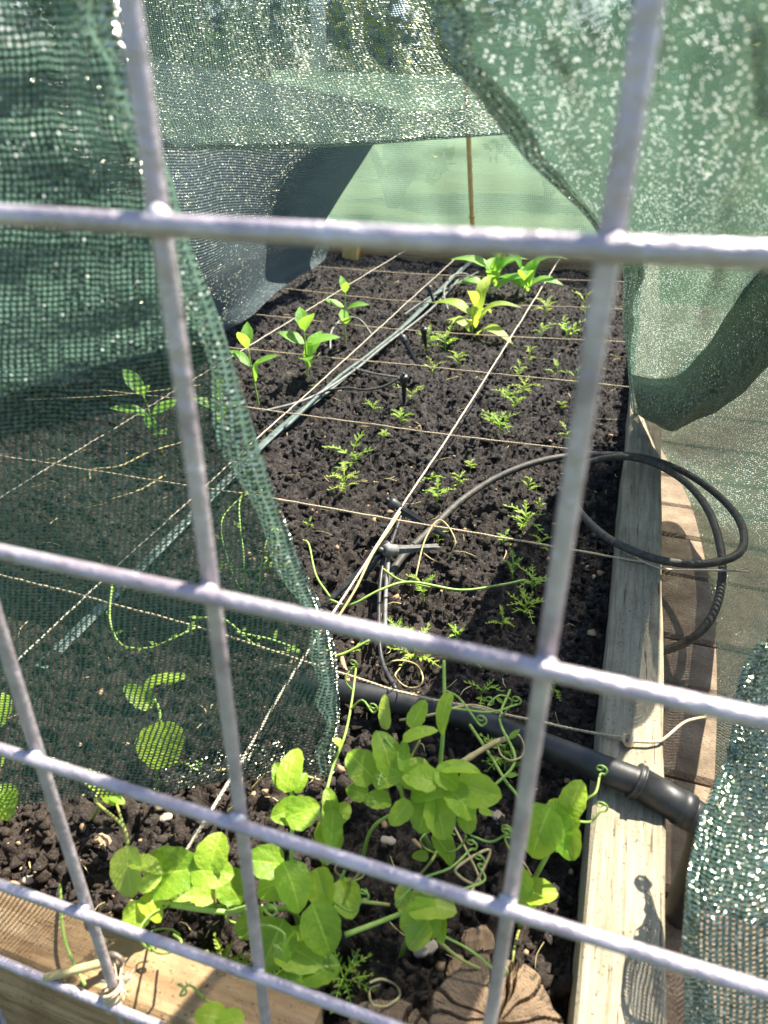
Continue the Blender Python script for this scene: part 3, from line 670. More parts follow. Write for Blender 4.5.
string([(-60, 560, 0), (190, 625, -.005), (384, 687, -.002), (480, 708, -.002), (594, 733, .002), (632, 738, .0035)], T, 'cross string nearest the camera above the thick pipe', GX, .0013)
string([(-60, 534.6, .0), (220, 363.6, 0), (264, 337, 0), (406, 250, .0)], TW, 'leftmost lengthwise string running under the left net to the far board', GY)
string([(15, 662, 0), (205, 486, -.001), (340, 364, -.001), (455, 259, 0)], TW, 'middle lengthwise string lying above the grey-green drip tape', GY)
string([(170, 876, -.002), (232, 776, -.002), (315, 640, 0), (400, 510, 0), (480, 387, -.001), (562, 255, 0)], TW, 'thick pale lengthwise string passing between the seedling rows', GY, .0015)
# frayed free ends and knots on the board
def knot(px, py, label, tail):
    c = atz(px, py, .004); g = G(); e = empty('twine_knot', c); tag(e, label, 'knot', 'twine knots on the pale board')
    for k in range(3):
        P = []
        for i in range(13):
            a = i/12*2*math.pi*1.05+k*1.1; P.append((c.x+.0042*math.cos(a)*(1-.2*k), c.y+.003*math.sin(a)*(1+.2*k), c.z+.0018*math.sin(a*2+k)+.001*k))
        g.tube(P, .0012, 6, 3)
    g.build('knot_loops', MAT['twine'], e)
    W = [atz(*q) for q in tail]; g2 = G().tube([tuple(p) for p in W], .0011, 6, 8)
    end = W[-1]; d = (W[-1]-W[-2]).normalized()
    for i in range(14):
        g2.tube([tuple(end-d*.004)+(.0005,), tuple(end+d*random.uniform(.004, .014)+Vector((0, random.uniform(-.004, .004), random.uniform(-.002, .003))))+(.00015,)], .0003, 4, 1)
    g2.build('frayed_tail', MAT['twine_white' if py < 600 else 'twine'], e)
    b = G().tube([(c.x, c.y, -.004), (c.x, c.y, .006)], .0014, 8, 1); b.tube([(c.x, c.y, .006), (c.x, c.y, .0075)], .003, 10, 1); b.build('nail', MAT['screw'], e)
knot(640, 558, 'twine knot and long frayed tail beside the hose coil on the pale board', [(640, 560, .005), (665, 569, .004), (700, 570, .002), (738, 571, 0)])
knot(627, 741, 'loose twine knot on the pale board just above the black pipe', [(627, 741, .005), (655, 742, .004), (665, 738, .003), (685, 722, -.004), (705, 717, -.01)])

# ---------------------------------------------------------------- irrigation
e = empty('irrigation_pipe', atz(335, 690, -.03)); tag(e, 'thick black irrigation pipe crossing the bed and the pale board near the camera', 'pipe')
PW = [tuple(atz(x, y, z)) for x, y, z in [(180, 664, -.080), (262, 676, -.062), (335, 690, -.036), (400, 702, -.030), (470, 719, -.026), (530, 741, -.010), (575, 758, .006), (605, 770, .012), (640, 783, .013)]]
G().tube(PW, .0098, 20, 8).build('pipe_run', MAT['pipe'], e)
A = atz(634, 780, .014); B = atz(690, 813, .002)
D = (B-A)
G().tube([tuple(A)+(.0112,), tuple(A+D*.02)+(.0122,), tuple(A+D*.10)+(.0122,), tuple(A+D*.11)+(.0112,), tuple(A+D*.78)+(.0112,), tuple(A+D*.79)+(.0120,), tuple(B)+(.0120,)], .013, 24, 1).build('coupling', MAT['pipe'], e)
G().tube([tuple(B-D*.05), tuple(B+D.normalized()*.009+Vector((0, 0, -.003))), tuple(B+D.normalized()*.014+Vector((0, 0, -.018))), tuple(B+D.normalized()*.015+Vector((0, 0, -.045))), (B.x+D.normalized().x*.015, B.y+D.normalized().y*.015, PZ+.004)], .0112, 20, 8).build('elbow', MAT['pipe'], e)
for t_ in (.0, .08):
    p = A+D*t_; G().tube([tuple(p)+(.0126,), tuple(p+D*.025)+(.0126,)], .014, 24, 1).build('coupling_ring', MAT['stakep'], e)
def hose(name, pts, r, mat, label, cat='hose', group=None, **k):
    W = [tuple(atz(*p)) for p in pts]; o = G().tube(W, r, k.get('seg', 10), 10).build(name, mat, None, loc=W[0]); tag(o, label, cat, group); return o
hose('hose_coil', [(384, 588, -.03), (400, 560, -.028), (430, 530, -.022), (462, 500, -.012), (500, 476, 0), (545, 460, .012), (590, 455, .016), (640, 457, .014), (680, 470, .012), (715, 493, .012), (738, 518, .014),
                   (744, 542, .016), (733, 557, .016), (700, 564, .016), (660, 560, .012), (620, 545, .008), (595, 528, .004), (575, 505, .0), (566, 485, .002), (580, 466, .010), (615, 457, .020), (650, 462, .020), (685, 482, .018), (708, 510, .014), (720, 545, .006), (722, 578, -.006), (715, 610, -.02), (700, 632, -.035), (680, 645, -.05), (655, 653, -.06), (648, 655, -.066)],
     .0042, MAT['rubber'], 'thin black hose coiled in a loop over the pale board', 'hose')
# drip tape with two thin lines
e = empty('drip_tape', atz(270, 440, -.03)); tag(e, 'flat grey-green drip tape running away up the bed to the left of the seedlings', 'drip line')
def strip(pts, w_, th, mat, name, parent):
    C = crom([tuple(atz(*p)) for p in pts], 10); V = []; F = []
    for i in range(len(C)):
        t_ = Vector(C[min(i+1, len(C)-1)]-C[max(i-1, 0)]).normalized(); s_ = t_.cross(Vector((0, 0, 1))).normalized(); c = Vector(C[i])
        for a, b in ((-1, 0), (-.5, 1), (.5, 1), (1, 0), (.5, -1), (-.5, -1)): V.append(c+s_*a*w_/2+Vector((0, 0, b*th/2)))
    for i in range(len(C)-1):
        for k in range(6): F.append((i*6+k, i*6+(k+1) % 6, (i+1)*6+(k+1) % 6, (i+1)*6+k))
    F += [(5, 4, 3, 2, 1, 0), tuple(range(len(V)-6, len(V)))]
    return meshobj(name, V, F, mat, parent, smooth=False)
strip([(40, 668, -.038), (160, 548, -.036), (272, 436, -.034), (330, 388, -.033), (400, 330, -.032), (440, 290, -.032), (470, 262, -.03)], .013, .0022, MAT['tape'], 'flat_tape', e)
G().tube([tuple(atz(*p)) for p in [(285, 428, -.027), (335, 380, -.026), (372, 352, -.026), (420, 312, -.024), (462, 268, -.024)]], .003, 8, 8).build('feed_tube', MAT['tape'], e)
G().tube([tuple(atz(*p)) for p in [(262, 412, -.03), (310, 398, -.024), (352, 372, -.02), (385, 345, -.026), (430, 310, -.026), (458, 280, -.026)]], .0024, 8, 8).build('feed_tube', MAT['stakeg'], e)
ML = 'thin feeder tubes among the drippers'
for pts, lab, m_ in [
    ([(330, 350, -.035), (332, 330, -.01), (345, 318, .0), (360, 320, -.004), (372, 335, -.026)], 'thin grey tube arching up behind the leafy pair of seedlings', 'stakeg'),
    ([(318, 392, -.03), (345, 388, -.02), (365, 390, -.018), (385, 386, -.012), (400, 378, .0)], 'thin dark tube curving from the drip tape to the upright dripper', 'rubber'),
    ([(352, 368, -.02), (376, 374, -.012), (402, 378, .0)], 'thin straight grey tube joining the tape to the upright dripper', 'stakeg'),
    ([(448, 310, -.035), (444, 292, -.012), (452, 276, 0), (466, 274, -.004), (476, 282, -.03)], 'thin grey tube looping beside the big leafy clump', 'stakeg'),
    ([(404, 315, -.03), (425, 300, -.02), (448, 288, -.018), (478, 272, -.02)], 'pale thin tube running to the far board beside the drip tape', 'tape'),
    ([(384, 556, -.012), (380, 585, -.022), (379, 625, -.028), (382, 660, -.034), (396, 690, -.032)], 'dark double tube dropping from the dusty dripper to the thick pipe', 'stakep'),
    ([(389, 556, -.012), (386, 590, -.020), (385, 630, -.028)], 'pale thin tube beside the dark one below the dusty dripper', 'stakeg'),
    ([(405, 505, -.006), (396, 530, -.012), (387, 556, -.012)], 'short dark tube joining the two near drippers', 'stakep')]:
    hose('feeder_tube', pts, .0021, MAT[m_], lab, 'tube', ML, seg=7)
def dripper(head, tip, mat, label, extra=None, r=.0030):
    H = atz(*head); Tp = atz(*tip); e = empty('dripper_stake', Tp); tag(e, label, 'dripper', 'black drip stakes pushed into the soil')
    d = (Tp-H); L = d.length; d.normalize(); s_ = d.orthogonal().normalized(); u_ = d.cross(s_)
    g = G()
    # cross-shaped ribbed spike tapering to a point
    for ax in (s_, u_):
        o_ = d.cross(ax)
        V = []
        for t_, wd in ((0, r*1.5), (.15, r*1.6), (.85, r*.9), (1, .0002)):
            c = H+d*L*t_
            V += [c+ax*wd+o_*.0007, c-ax*wd+o_*.0007, c-ax*wd-o_*.0007, c+ax*wd-o_*.0007]
        F = [(3, 2, 1, 0), (12, 13, 14, 15)]+[(j*4+k, j*4+(k+1) % 4, j*4+4+(k+1) % 4, j*4+4+k) for j in range(3) for k in range(4)]
        g.add(V, F)
    g.build('spike', mat, e, smooth=False)
    g = G(); g.tube([tuple(H-d*.009)+(r*1.9,), tuple(H-d*.006)+(r*2.4,), tuple(H)+(r*2.2,), tuple(H+d*.006)+(r*1.7,)], r, 14, 2); g.build('dripper_head', mat, e)
    n_ = G(); n_.tube([tuple(H-d*.009), tuple(H-d*.014+s_*.002)], r*.8, 8, 2); n_.build('barb', mat, e)
    if extra:
        X_ = atz(*extra); x = (X_-H); V = []; 
        gg = G(); o1 = x.normalized().cross(Vector((0, 0, 1))).normalized()
        gg.tube([tuple(H+o1*.003)+(.0024,), tuple(X_+o1*.001)+(.0011,)], .002, 8, 1); gg.tube([tuple(H-o1*.003)+(.0024,), tuple(X_-o1*.001)+(.0011,)], .002, 8, 1)
        gg.build('side_prongs', mat, e)
SK, SG = MAT['stakep'], MAT['stakeg']
dripper((396, 506, .0), (452, 540, -.034), SK, 'black dripper lying on its side where the pale string crosses, nearest but one')
dripper((384, 550, -.008), (324, 606, -.040), SK, 'dark dripper spike slanting down left to the edge of the left net')
dripper((392, 550, -.004), (440, 547, -.012), SG, 'dusty grey dripper with two prongs pointing right', extra=(438, 545, -.012))
dripper((404, 380, .004), (404, 405, -.045), SK, 'upright black dripper beside the drip tape in the middle of the bed')
dripper((404, 340, .002), (422, 372, -.045), SK, 'leaning black dripper just above the upright one')
dripper((430, 290, .005), (437, 312, -.04), SK, 'black dripper near the bend of the drip tape at the far end')
dripper((424, 332, .0), (426, 350, -.04), SK, 'small black dripper standing left of the bright rosette seedling')

# ---------------------------------------------------------------- leaves & plants
def leaf_geo(c, L, W, dirv, nrm, curl=.15, cup=.15, kind='oval', n=10, m=6, wav=.05, seed=0):
    """leaf blade from its base along dirv; c is its middle"""
    rnd = random.Random(seed); d = dirv.normalized(); nn = (nrm-d*nrm.dot(d)).normalized(); s = d.cross(nn)
    V = []; F = []; U = []; ph = rnd.uniform(0, 6)
    for i in range(n+1):
        t_ = i/n
        if kind == 'oval': wd = (math.sin(math.pi*min(1, t_**.74))**.50)
        elif kind == 'lance': wd = math.sin(math.pi*t_**.85)**.9
        elif kind == 'heart': wd = (math.sin(math.pi*min(1, (t_*.93+.07)**.6))**.55)
        else: wd = math.sin(math.pi*t_)
        if i in (0, n): wd = .02
        for k in range(m+1):
            a = (k/m)*2-1; ww = wd*W/2*(1+wav*math.sin(t_*23+ph+a*2)*abs(a))
            z = cup*W*(abs(a)**1.4)*wd*.5-curl*L*(t_-.4)**2+wav*W*.35*math.sin(t_*9+ph+(2 if a > 0 else 0))*abs(a)
            V.append(c+d*((t_-.5)*L)+s*(a*ww)+nn*z); U.append((t_, a))
    for i in range(n):
        for k in range(m): F.append((i*(m+1)+k, i*(m+1)+k+1, (i+1)*(m+1)+k+1, (i+1)*(m+1)+k))
    return V, F, U
def img_leaf(px, py, z, Lpx, ang, mat, parent, wr=.75, kind='oval', face=.5, seed=None, curl=.2, cup=.15, tilt=0.0, name='leaf', ref=None):
    """a leaf whose middle is at the photo position (px,py) at height z; face = how much it faces the viewer rather than the sky"""
    seed = seed if seed is not None else int(px*7+py*13); rnd = random.Random(seed)
    c = atz(px, py, z); dp = depth(c); L = Lpx*dp/FPX
    a = math.radians(ang); d0 = RT*math.cos(a)+UP*math.sin(a); to = (O-c).normalized()
    nn = (Vector((0, 0, 1))*(1-face)+to*face+Vector((rnd.uniform(-.5, .5), rnd.uniform(-.5, .5), 0))).normalized()
    d = d0-nn*d0.dot(nn)*.8
    L2 = L/max(.45, (d.normalized()-to*d.normalized().dot(to)).length)
    g = G(); k_ = rnd.uniform(.70, .90); g.add(*leaf_geo(c, min(L2, L*1.2)*k_, L*wr*1.12*k_, d, nn, curl*rnd.uniform(.6, 2.6), cup*rnd.uniform(.8, 2.2), kind, seed=seed, n=16, m=10, wav=.035)); 
    o = g.build(name, mat, parent, uv=True); return c, d.normalized(), L2
def stemobj(name, pts, r0, r1, mat, parent, n=6):
    W = [Vector(p) if len(p) == 3 and not isinstance(p, tuple) else p for p in pts]
    K = len(pts); P = [tuple(p)[:3]+(r0+(r1-r0)*i/(K-1),) for i, p in enumerate(pts)]
    return G().tube(P, r0, 7, n).build(name, mat, parent)
def tendril(pts, parent, mat=None, r=.0007, curlend=True, name='tendril'):
    P = [tuple(p) for p in pts]
    if curlend:
        p = Vector(P[-1]); R_ = .004
        for i in range(1, 14):
            a = i*.75; rr = R_*(1-i/16); P.append((p.x+rr*math.sin(a), p.y+.0015*i*.3, p.z+rr*(1-math.cos(a))))
    P = [q+(r*(1-.6*i/len(P)),) for i, q in enumerate(P)]
    return G().tube(P, r, 5, 4).build(name, mat or MAT['stem'], parent)

# --- big pea plants in the foreground -------------------------------------------------
def pea(base, label, stems, leaves, tendrils=(), flip=None):
    b = soilpt(*base); e = empty('pea_plant', b); tag(e, label, 'pea plant', 'young pea plants along the near end of the bed')
    for pts, r0, r1 in stems:
        stemobj('stem', [atz(*p) if len(p) == 3 else soilpt(*p) for p in pts], r0, r1, MAT['stem'] if r0 > .0012 else MAT['stem_red'], e)
    for lf in leaves:
        (px, py, z, L, a), kw = lf[:5], (lf[5] if len(lf) > 5 else {})
        kw = dict(kw); m_ = MAT[kw.pop('m', 'leaf')]; img_leaf(px, py, z, L, a, m_, e, **kw)
    for td in tendrils: tendril([atz(*p) for p in td], e)
    return e
pea((232, 905), 'sprawling pea plant with broad leaves in front of the left net, beside the brown board',
    [([(232, 905), (200, 906, -.005), (160, 902, .01), (140, 888, .02)], .0016, .0011),
     ([(300, 935), (290, 910, -.01), (225, 912, .005), (170, 905, .012)], .0018, .0014),
     ([(300, 935), (292, 880, .015), (292, 820, .035), (290, 770, .05)], .0016, .0010),
     ([(300, 935), (330, 900, .0), (345, 870, .01)], .0014, .001),
     ([(215, 905, 0), (214, 880, .015), (213, 862, .03)], .001, .0007),
     ([(128, 845, .025), (122, 825, .03), (95, 800, .01), (110, 790, .012), (125, 830, .025)], .0012, .0008)],
    [(128, 872, .030, 62, -75, dict(m='leaf_pale', wr=.62, face=.7)), (146, 865, .034, 44, -40, dict(m='leaf_pale', wr=.6, face=.3)),
     (150, 882, .030, 32, 30, dict(m='leaf_pale', wr=.55, face=.8)), (172, 872, .026, 68, 8, dict(wr=.74, face=.6)),
     (214, 852, .034, 52, 80, dict(wr=.8, face=.25, m='leaf')), (212, 872, .028, 52, -5, dict(wr=.7, face=.6)), (196, 886, .0, 62, -20, dict(wr=.8)),
     (232, 888, -.005, 46, -60, dict(wr=.8)), (264, 862, .030, 58, 175, dict(wr=.72, face=.6)), (276, 884, .024, 54, 190, dict(wr=.7)),
     (293, 886, .030, 66, -85, dict(wr=.72, face=.8)), (322, 888, .022, 52, -60, dict(wr=.8)), (322, 930, .012, 64, -70, dict(wr=.72, face=.8)),
     (346, 898, .010, 52, -75, dict(wr=.75)), (288, 812, .045, 40, 200, dict(wr=.75, face=.7)), (303, 812, .048, 46, 20, dict(wr=.8, face=.7)),
     (291, 768, .058, 64, 84, dict(wr=.5, face=.9)), (280, 776, .054, 34, 110, dict(wr=.5)), (301, 782, .05, 28, 70, dict(wr=.5)),
     (272, 945, .004, 62, -110, dict(wr=.85)), (300, 952, .0, 60, -40, dict(wr=.85)), (250, 925, .0, 44, 200, dict(wr=.8)),
     (136, 918, .018, 46, -105, dict(wr=.75, face=.7)), (152, 908, .018, 36, -60, dict(wr=.7)), (318, 968, -.005, 60, 30, dict(wr=.8)),
     (290, 988, -.004, 44, -70, dict(wr=.7)), (328, 842, .02, 48, -95, dict(wr=.62))],
    [[(170, 905, .01), (150, 915, .02), (138, 935, .02), (150, 950, .01)], [(225, 912, .01), (255, 905, .02), (270, 915, .03)],
     [(240, 940, 0), (262, 925, .02), (285, 935, .02), (275, 955, .01)], [(330, 900, .01), (352, 912, .02), (362, 900, .03)]])
pea((326, 850), 'narrow upright pea shoot between the sprawling plant and the bushy one',
    [([(326, 850), (322, 820, .01), (332, 770, .02), (345, 735, .03), (352, 700, .03), (356, 668, .03)], .0013, .0007)],
    [(332, 828, .030, 46, -95, dict(wr=.55, face=.8)), (330, 802, .034, 36, 100, dict(wr=.5)), (342, 812, .02, 30, 40, dict(wr=.7)),
     (357, 792, .02, 26, 165, dict(wr=.7, face=.8)), (374, 801, .02, 24, -50, dict(wr=.7, face=.8)), (338, 742, .034, 14, 120, dict(m='leaf_pale'))],
    [[(350, 710, .03), (362, 700, .04), (372, 712, .04)], [(352, 690, .03), (345, 680, .04), (352, 668, .045)]])
pea((437, 858), 'bushy upright pea plant in the middle foreground in front of the thick pipe',
    [([(437, 858), (436, 820, .012), (440, 770, .045), (444, 715, .075), (444, 660, .10)], .0019, .0010),
     ([(437, 858), (420, 828, .01), (402, 795, .04), (398, 760, .06), (385, 738, .07)], .0016, .0009),
     ([(358, 880), (370, 832, .0), (395, 812, .02), (405, 800, .03)], .0014, .0009),
     ([(437, 858), (440, 845, .0), (432, 860, .005), (415, 880, .005)], .0012, .0008),
     ([(400, 790, .04), (410, 760, .05), (420, 740, .06)], .0010, .0007)],
    [(362, 766, .060, 46, 130, dict(wr=.8, face=.7)), (386, 752, .066, 56, 95, dict(wr=.62, face=.7)), (388, 778, .058, 40, 20, dict(wr=.6)),
     (418, 714, .085, 44, 65, dict(wr=.52, face=.9)), (420, 733, .08, 44, 30, dict(wr=.4, face=.5)), (404, 755, .07, 44, 92, dict(wr=.38, face=.9)),
     (444, 712, .085, 50, -88, dict(wr=.36, face=.7)), (385, 712, .07, 40, 100, dict(wr=.35, face=.8, m='leaf_pale')), (378, 800, .05, 30, 200, dict(wr=.7)),
     (420, 778, .060, 52, 165, dict(wr=.7, face=.4)), (460, 768, .062, 46, -8, dict(wr=.55, face=.35)), (432, 792, .05, 60, 20, dict(wr=.42, face=.4)),
     (400, 813, .045, 40, -130, dict(wr=.62, face=.8)), (478, 790, .052, 52, -15, dict(wr=.7, face=.7)), (462, 802, .048, 44, -60, dict(wr=.8)),
     (440, 818, .040, 56, -80, dict(wr=.72, face=.8)), (424, 812, .04, 50, -100, dict(wr=.7)), (467, 822, .035, 28, -85, dict(wr=.8, face=.8)),
     (444, 848, .02, 40, -70, dict(wr=.7)), (415, 772, .055, 44, 60, dict(wr=.7)), (448, 778, .058, 38, -30, dict(wr=.8)), (420, 856, .01, 24, 150, dict(wr=.7, face=.8)),
     (486, 812, .03, 20, -10, dict(wr=.5))],
    [[(444, 690, .085), (458, 697, .09), (470, 712, .085), (480, 725, .08)], [(500, 718, .0), (512, 702, .02), (500, 695, .03), (488, 705, .03)],
     [(470, 835, .03), (490, 842, .03), (505, 835, .04)], [(450, 708, .08), (490, 712, .06), (515, 705, .05)], [(400, 790, .05), (385, 770, .06), (378, 785, .06)]])
pea((400, 960), 'low pea plant with yellowing leaves near the log ends',
    [([(400, 960), (410, 930, .0), (425, 900, .02)], .0014, .0009), ([(345, 935, .0), (390, 918, .0), (420, 905, .01)], .0016, .0012),
     ([(437, 940, 0), (462, 960, .0), (488, 972, -.01)], .0011, .0008), ([(350, 900, .0), (390, 905, .0)], .0012, .001)],
    [(420, 920, .020, 50, -160, dict(wr=.8, face=.8)), (432, 905, .024, 56, -20, dict(m='leaf_pale', wr=.75, face=.7)), (440, 928, .015, 34, -80, dict(wr=.5)),
     (405, 898, .02, 34, 120, dict(m='leaf_pale', wr=.7)), (418, 935, .016, 44, -120, dict(m='leaf_pale', wr=.75, face=.9))],
    [[(430, 930, .01), (470, 950, .01), (500, 975, .0)], [(425, 900, .02), (460, 890, .03), (485, 880, .03), (478, 865, .03)],
     [(395, 905, .02), (420, 880, .03), (450, 868, .04), (470, 850, .04)]])
pea((520, 925), 'pea plant with two big scalloped leaves beside the pale right-hand board',
    [([(520, 925), (527, 895, -.01), (550, 850, .03), (570, 815, .05), (585, 800, .055)], .0018, .0009),
     ([(470, 725, -.02), (490, 755, -.01), (505, 780, .0), (520, 800, .01), (530, 830, .02)], .0013, .001),
     ([(520, 925), (515, 945, -.012), (512, 965, -.012)], .001, .0006)],
    [(574, 798, .060, 46, 70, dict(wr=.62, face=.8)), (555, 826, .052, 62, 95, dict(wr=.62, face=.8)), (566, 838, .050, 58, -70, dict(wr=.6, face=.8)),
     (540, 832, .050, 66, -110, dict(wr=.75, face=.8)), (562, 815, .052, 50, 130, dict(wr=.6, face=.7)),
     (540, 893, .012, 46, -10, dict(wr=.75, face=.8)), (520, 878, .018, 40, 130, dict(wr=.75, face=.8)), (524, 900, .01, 34, 200, dict(wr=.7))],
    [[(585, 800, .055), (596, 792, .06), (600, 775, .06)], [(570, 820, .05), (590, 822, .05), (600, 812, .055)], [(530, 840, .03), (512, 850, .03), (505, 838, .04)]])
pea((155, 800), 'pea plant seen through the left net with one large round sunlit leaf',
    [([(155, 800), (158, 760, .02), (160, 715, .04), (150, 690, .05)], .0014, .0009)],
    [(161, 746, .03, 56, -80, dict(wr=.9, face=.7)), (138, 696, .05, 40, 140, dict(wr=.5, face=.8)), (160, 680, .055, 46, 50, dict(wr=.5, face=.5)), (175, 678, .05, 30, 20, dict(wr=.5))],
    [[(158, 770, .02), (180, 762, .03), (196, 770, .03)]])
pea((90, 815), 'short pea shoot poking out under the bottom edge of the left net',
    [([(90, 815), (100, 805, .0), (112, 795, .01)], .0013, .0009)],
    [(108, 792, .02, 40, 150, dict(wr=.5, face=.7)), (90, 778, .02, 34, 120, dict(wr=.45)), (118, 800, .018, 22, -30, dict(wr=.6))])
pea((-4, 830), 'pea leaves at the left margin behind the net',
    [([(-4, 830), (-4, 780, .02), (-6, 720, .04)], .0014, .0009)],
    [(4, 802, .02, 44, -80, dict(wr=.7, face=.7)), (-4, 710, .045, 46, 80, dict(wr=.7, face=.7)), (-12, 760, .03, 40, 160, {})])
pea((225, 1022), 'small pea sprig crawling over the brown near board',
    [([atz(240, 1030, .004), atz(225, 1010, .006), atz(205, 1000, .006)] and [(240, 1030, .004), (225, 1010, .006), (205, 1000, .006)], .0011, .0008)],
    [(210, 1016, .010, 34, 170, dict(wr=.75, face=.8)), (232, 1020, .010, 30, 20, dict(wr=.75, face=.8))],
    [[(205, 1000, .006), (190, 985, .02), (180, 995, .02)]])

# --- seedlings ------------------------------------------------------------------------
def broad(px, py, hpx, n, spread, label, seed, lean=(0, 0), wr=.42, mat='leaf_zin', droop=.3):
    """broad-leaved seedling: base pixel, height in pixels, leaf pairs up a stem"""
    rnd = random.Random(seed); b = soilpt(px, py); s = depth(b)/FPX; H = hpx*s/.86
    e = empty('broad_leaved_seedling', b); tag(e, label, 'seedling', 'broad-leaved seedlings at the far end of the bed')
    top = b+Vector((lean[0]*s, 0, H)); mid = (b+top)/2+Vector((rnd.uniform(-1, 1)*3*s, 0, 0))
    stemobj('stem', [b-Vector((0, 0, .01)), mid, top], .0017, .0011, MAT['stem'], e)
    g0 = rnd.uniform(0, 3)
    for i in range(n):
        pr = i//2; f = 1-.30*pr; at_ = b+(top-b)*max(.15, f); a = g0+math.pi*i+pr*1.45+rnd.uniform(-.3, .3)
        up = .9 if pr == 0 else .45
        if i == n-1 and n % 2: d = Vector((.15, 0, 1)); 
        else: d = Vector((math.cos(a), math.sin(a)*.8, up+rnd.uniform(-.2, .15)))
        d.normalize(); L = spread*s*rnd.uniform(.8, 1.1); c = at_+d*L*.52
        nn = Vector((-d.x*d.z, -d.y*d.z, 1-d.z*d.z))+Vector((0, -.25, 0))
        g = G(); g.add(*leaf_geo(c, L, L*wr*rnd.uniform(.85, 1.15), d, nn, droop*rnd.uniform(.7, 1.8), .12, 'lance', seed=seed*31+i)); g.build('leaf', MAT[mat], e, uv=True)
    return e
broad(259, 400, 50, 5, 30, 'slim broad-leaved seedling standing right at the edge of the left net', 11, (-8, 0))
broad(308, 380, 40, 7, 34, 'sturdy broad-leaved seedling left of the drip tape with a hanging front leaf', 12, (-2, 0), .5)
broad(346, 343, 42, 6, 22, 'broad-leaved seedling under the arched grey tube, smaller and further back', 13, (0, 0))
broad(490, 298, 30, 9, 40, 'largest leafy clump of seedling at the far end beside the thick pale string', 14, (4, 0), .42, 'leaf_zin', .6)
broad(522, 300, 24, 7, 34, 'leafy seedling merging with the right side of the far clump', 15, (0, 0), .45, 'leaf_zin', .8)
broad(472, 334, 26, 9, 42, 'bright rosette seedling with long narrow leaves in front of the far clump', 16, (2, 0), .3, 'leaf_pale', .8)
broad(165, 458, 56, 6, 34, 'tall seedling with pointed leaves seen through the left net', 17, (-14, 0))
broad(222, 430, 34, 6, 28, 'seedling seen through the net just left of its right edge', 18, (0, 0))

def feathery(px, py, wpx, hpx, label, seed, mat='leaf_fea', nl=6, dense=6, group='small feathery seedlings in rows'):
    rnd = random.Random(seed); b = soilpt(px, py); s = depth(b)/FPX; H = hpx*s; Wd = wpx*s
    e = empty('feathery_seedling', b); tag(e, label, 'seedling', group)
    top = b+Vector((rnd.uniform(-.1, .1)*Wd, 0, H*.75)); stemobj('stem', [b-Vector((0, 0, .006)), (b+top)/2+Vector((rnd.uniform(-.05, .05)*Wd, 0, 0)), top], .0010, .0006, MAT['stem'], e, 4)
    a0 = rnd.uniform(0, 6)
    for i in range(nl):
        f = .25+.75*i/nl; p0 = b+(top-b)*f; a = a0+i*2.4; d = Vector((math.cos(a), math.sin(a), rnd.uniform(.1, 1.0))).normalized(); L = Wd*.55*rnd.uniform(.7, 1.15)
        g = G(); p1 = p0+d*L*.5+Vector((0, 0, .08*L)); p2 = p0+d*L+Vector((0, 0, -.12*L))
        C = crom([tuple(p0), tuple(p1), tuple(p2)], 6); g.tube([tuple(p0)+(.0006,), tuple(p1)+(.0005,), tuple(p2)+(.0003,)], .0005, 4, 4)
        side = d.cross(Vector((0, 0, 1))).normalized()
        for k in range(dense):
            t_ = .25+.75*k/(dense-1); c0 = Vector(C[min(len(C)-1, int(t_*(len(C)-1)))])
            for sg in (-1, 1):
                dd = (d*.75+side*sg*.8+Vector((0, 0, rnd.uniform(-.1, .35)))).normalized(); l = L*.30*(1.1-.5*t_)*rnd.uniform(.7, 1.2)
                if k == dense-1: dd = (d+side*sg*.25).normalized()
                g.add(*leaf_geo(c0+dd*l*.5, l, max(l*.34, .0014), dd, Vector((0, -.2, 1)), .1, .1, 'lance', n=4, m=2, seed=rnd.randrange(9999)))
        g.build('leaf', MAT[mat], e, uv=True)
    return e
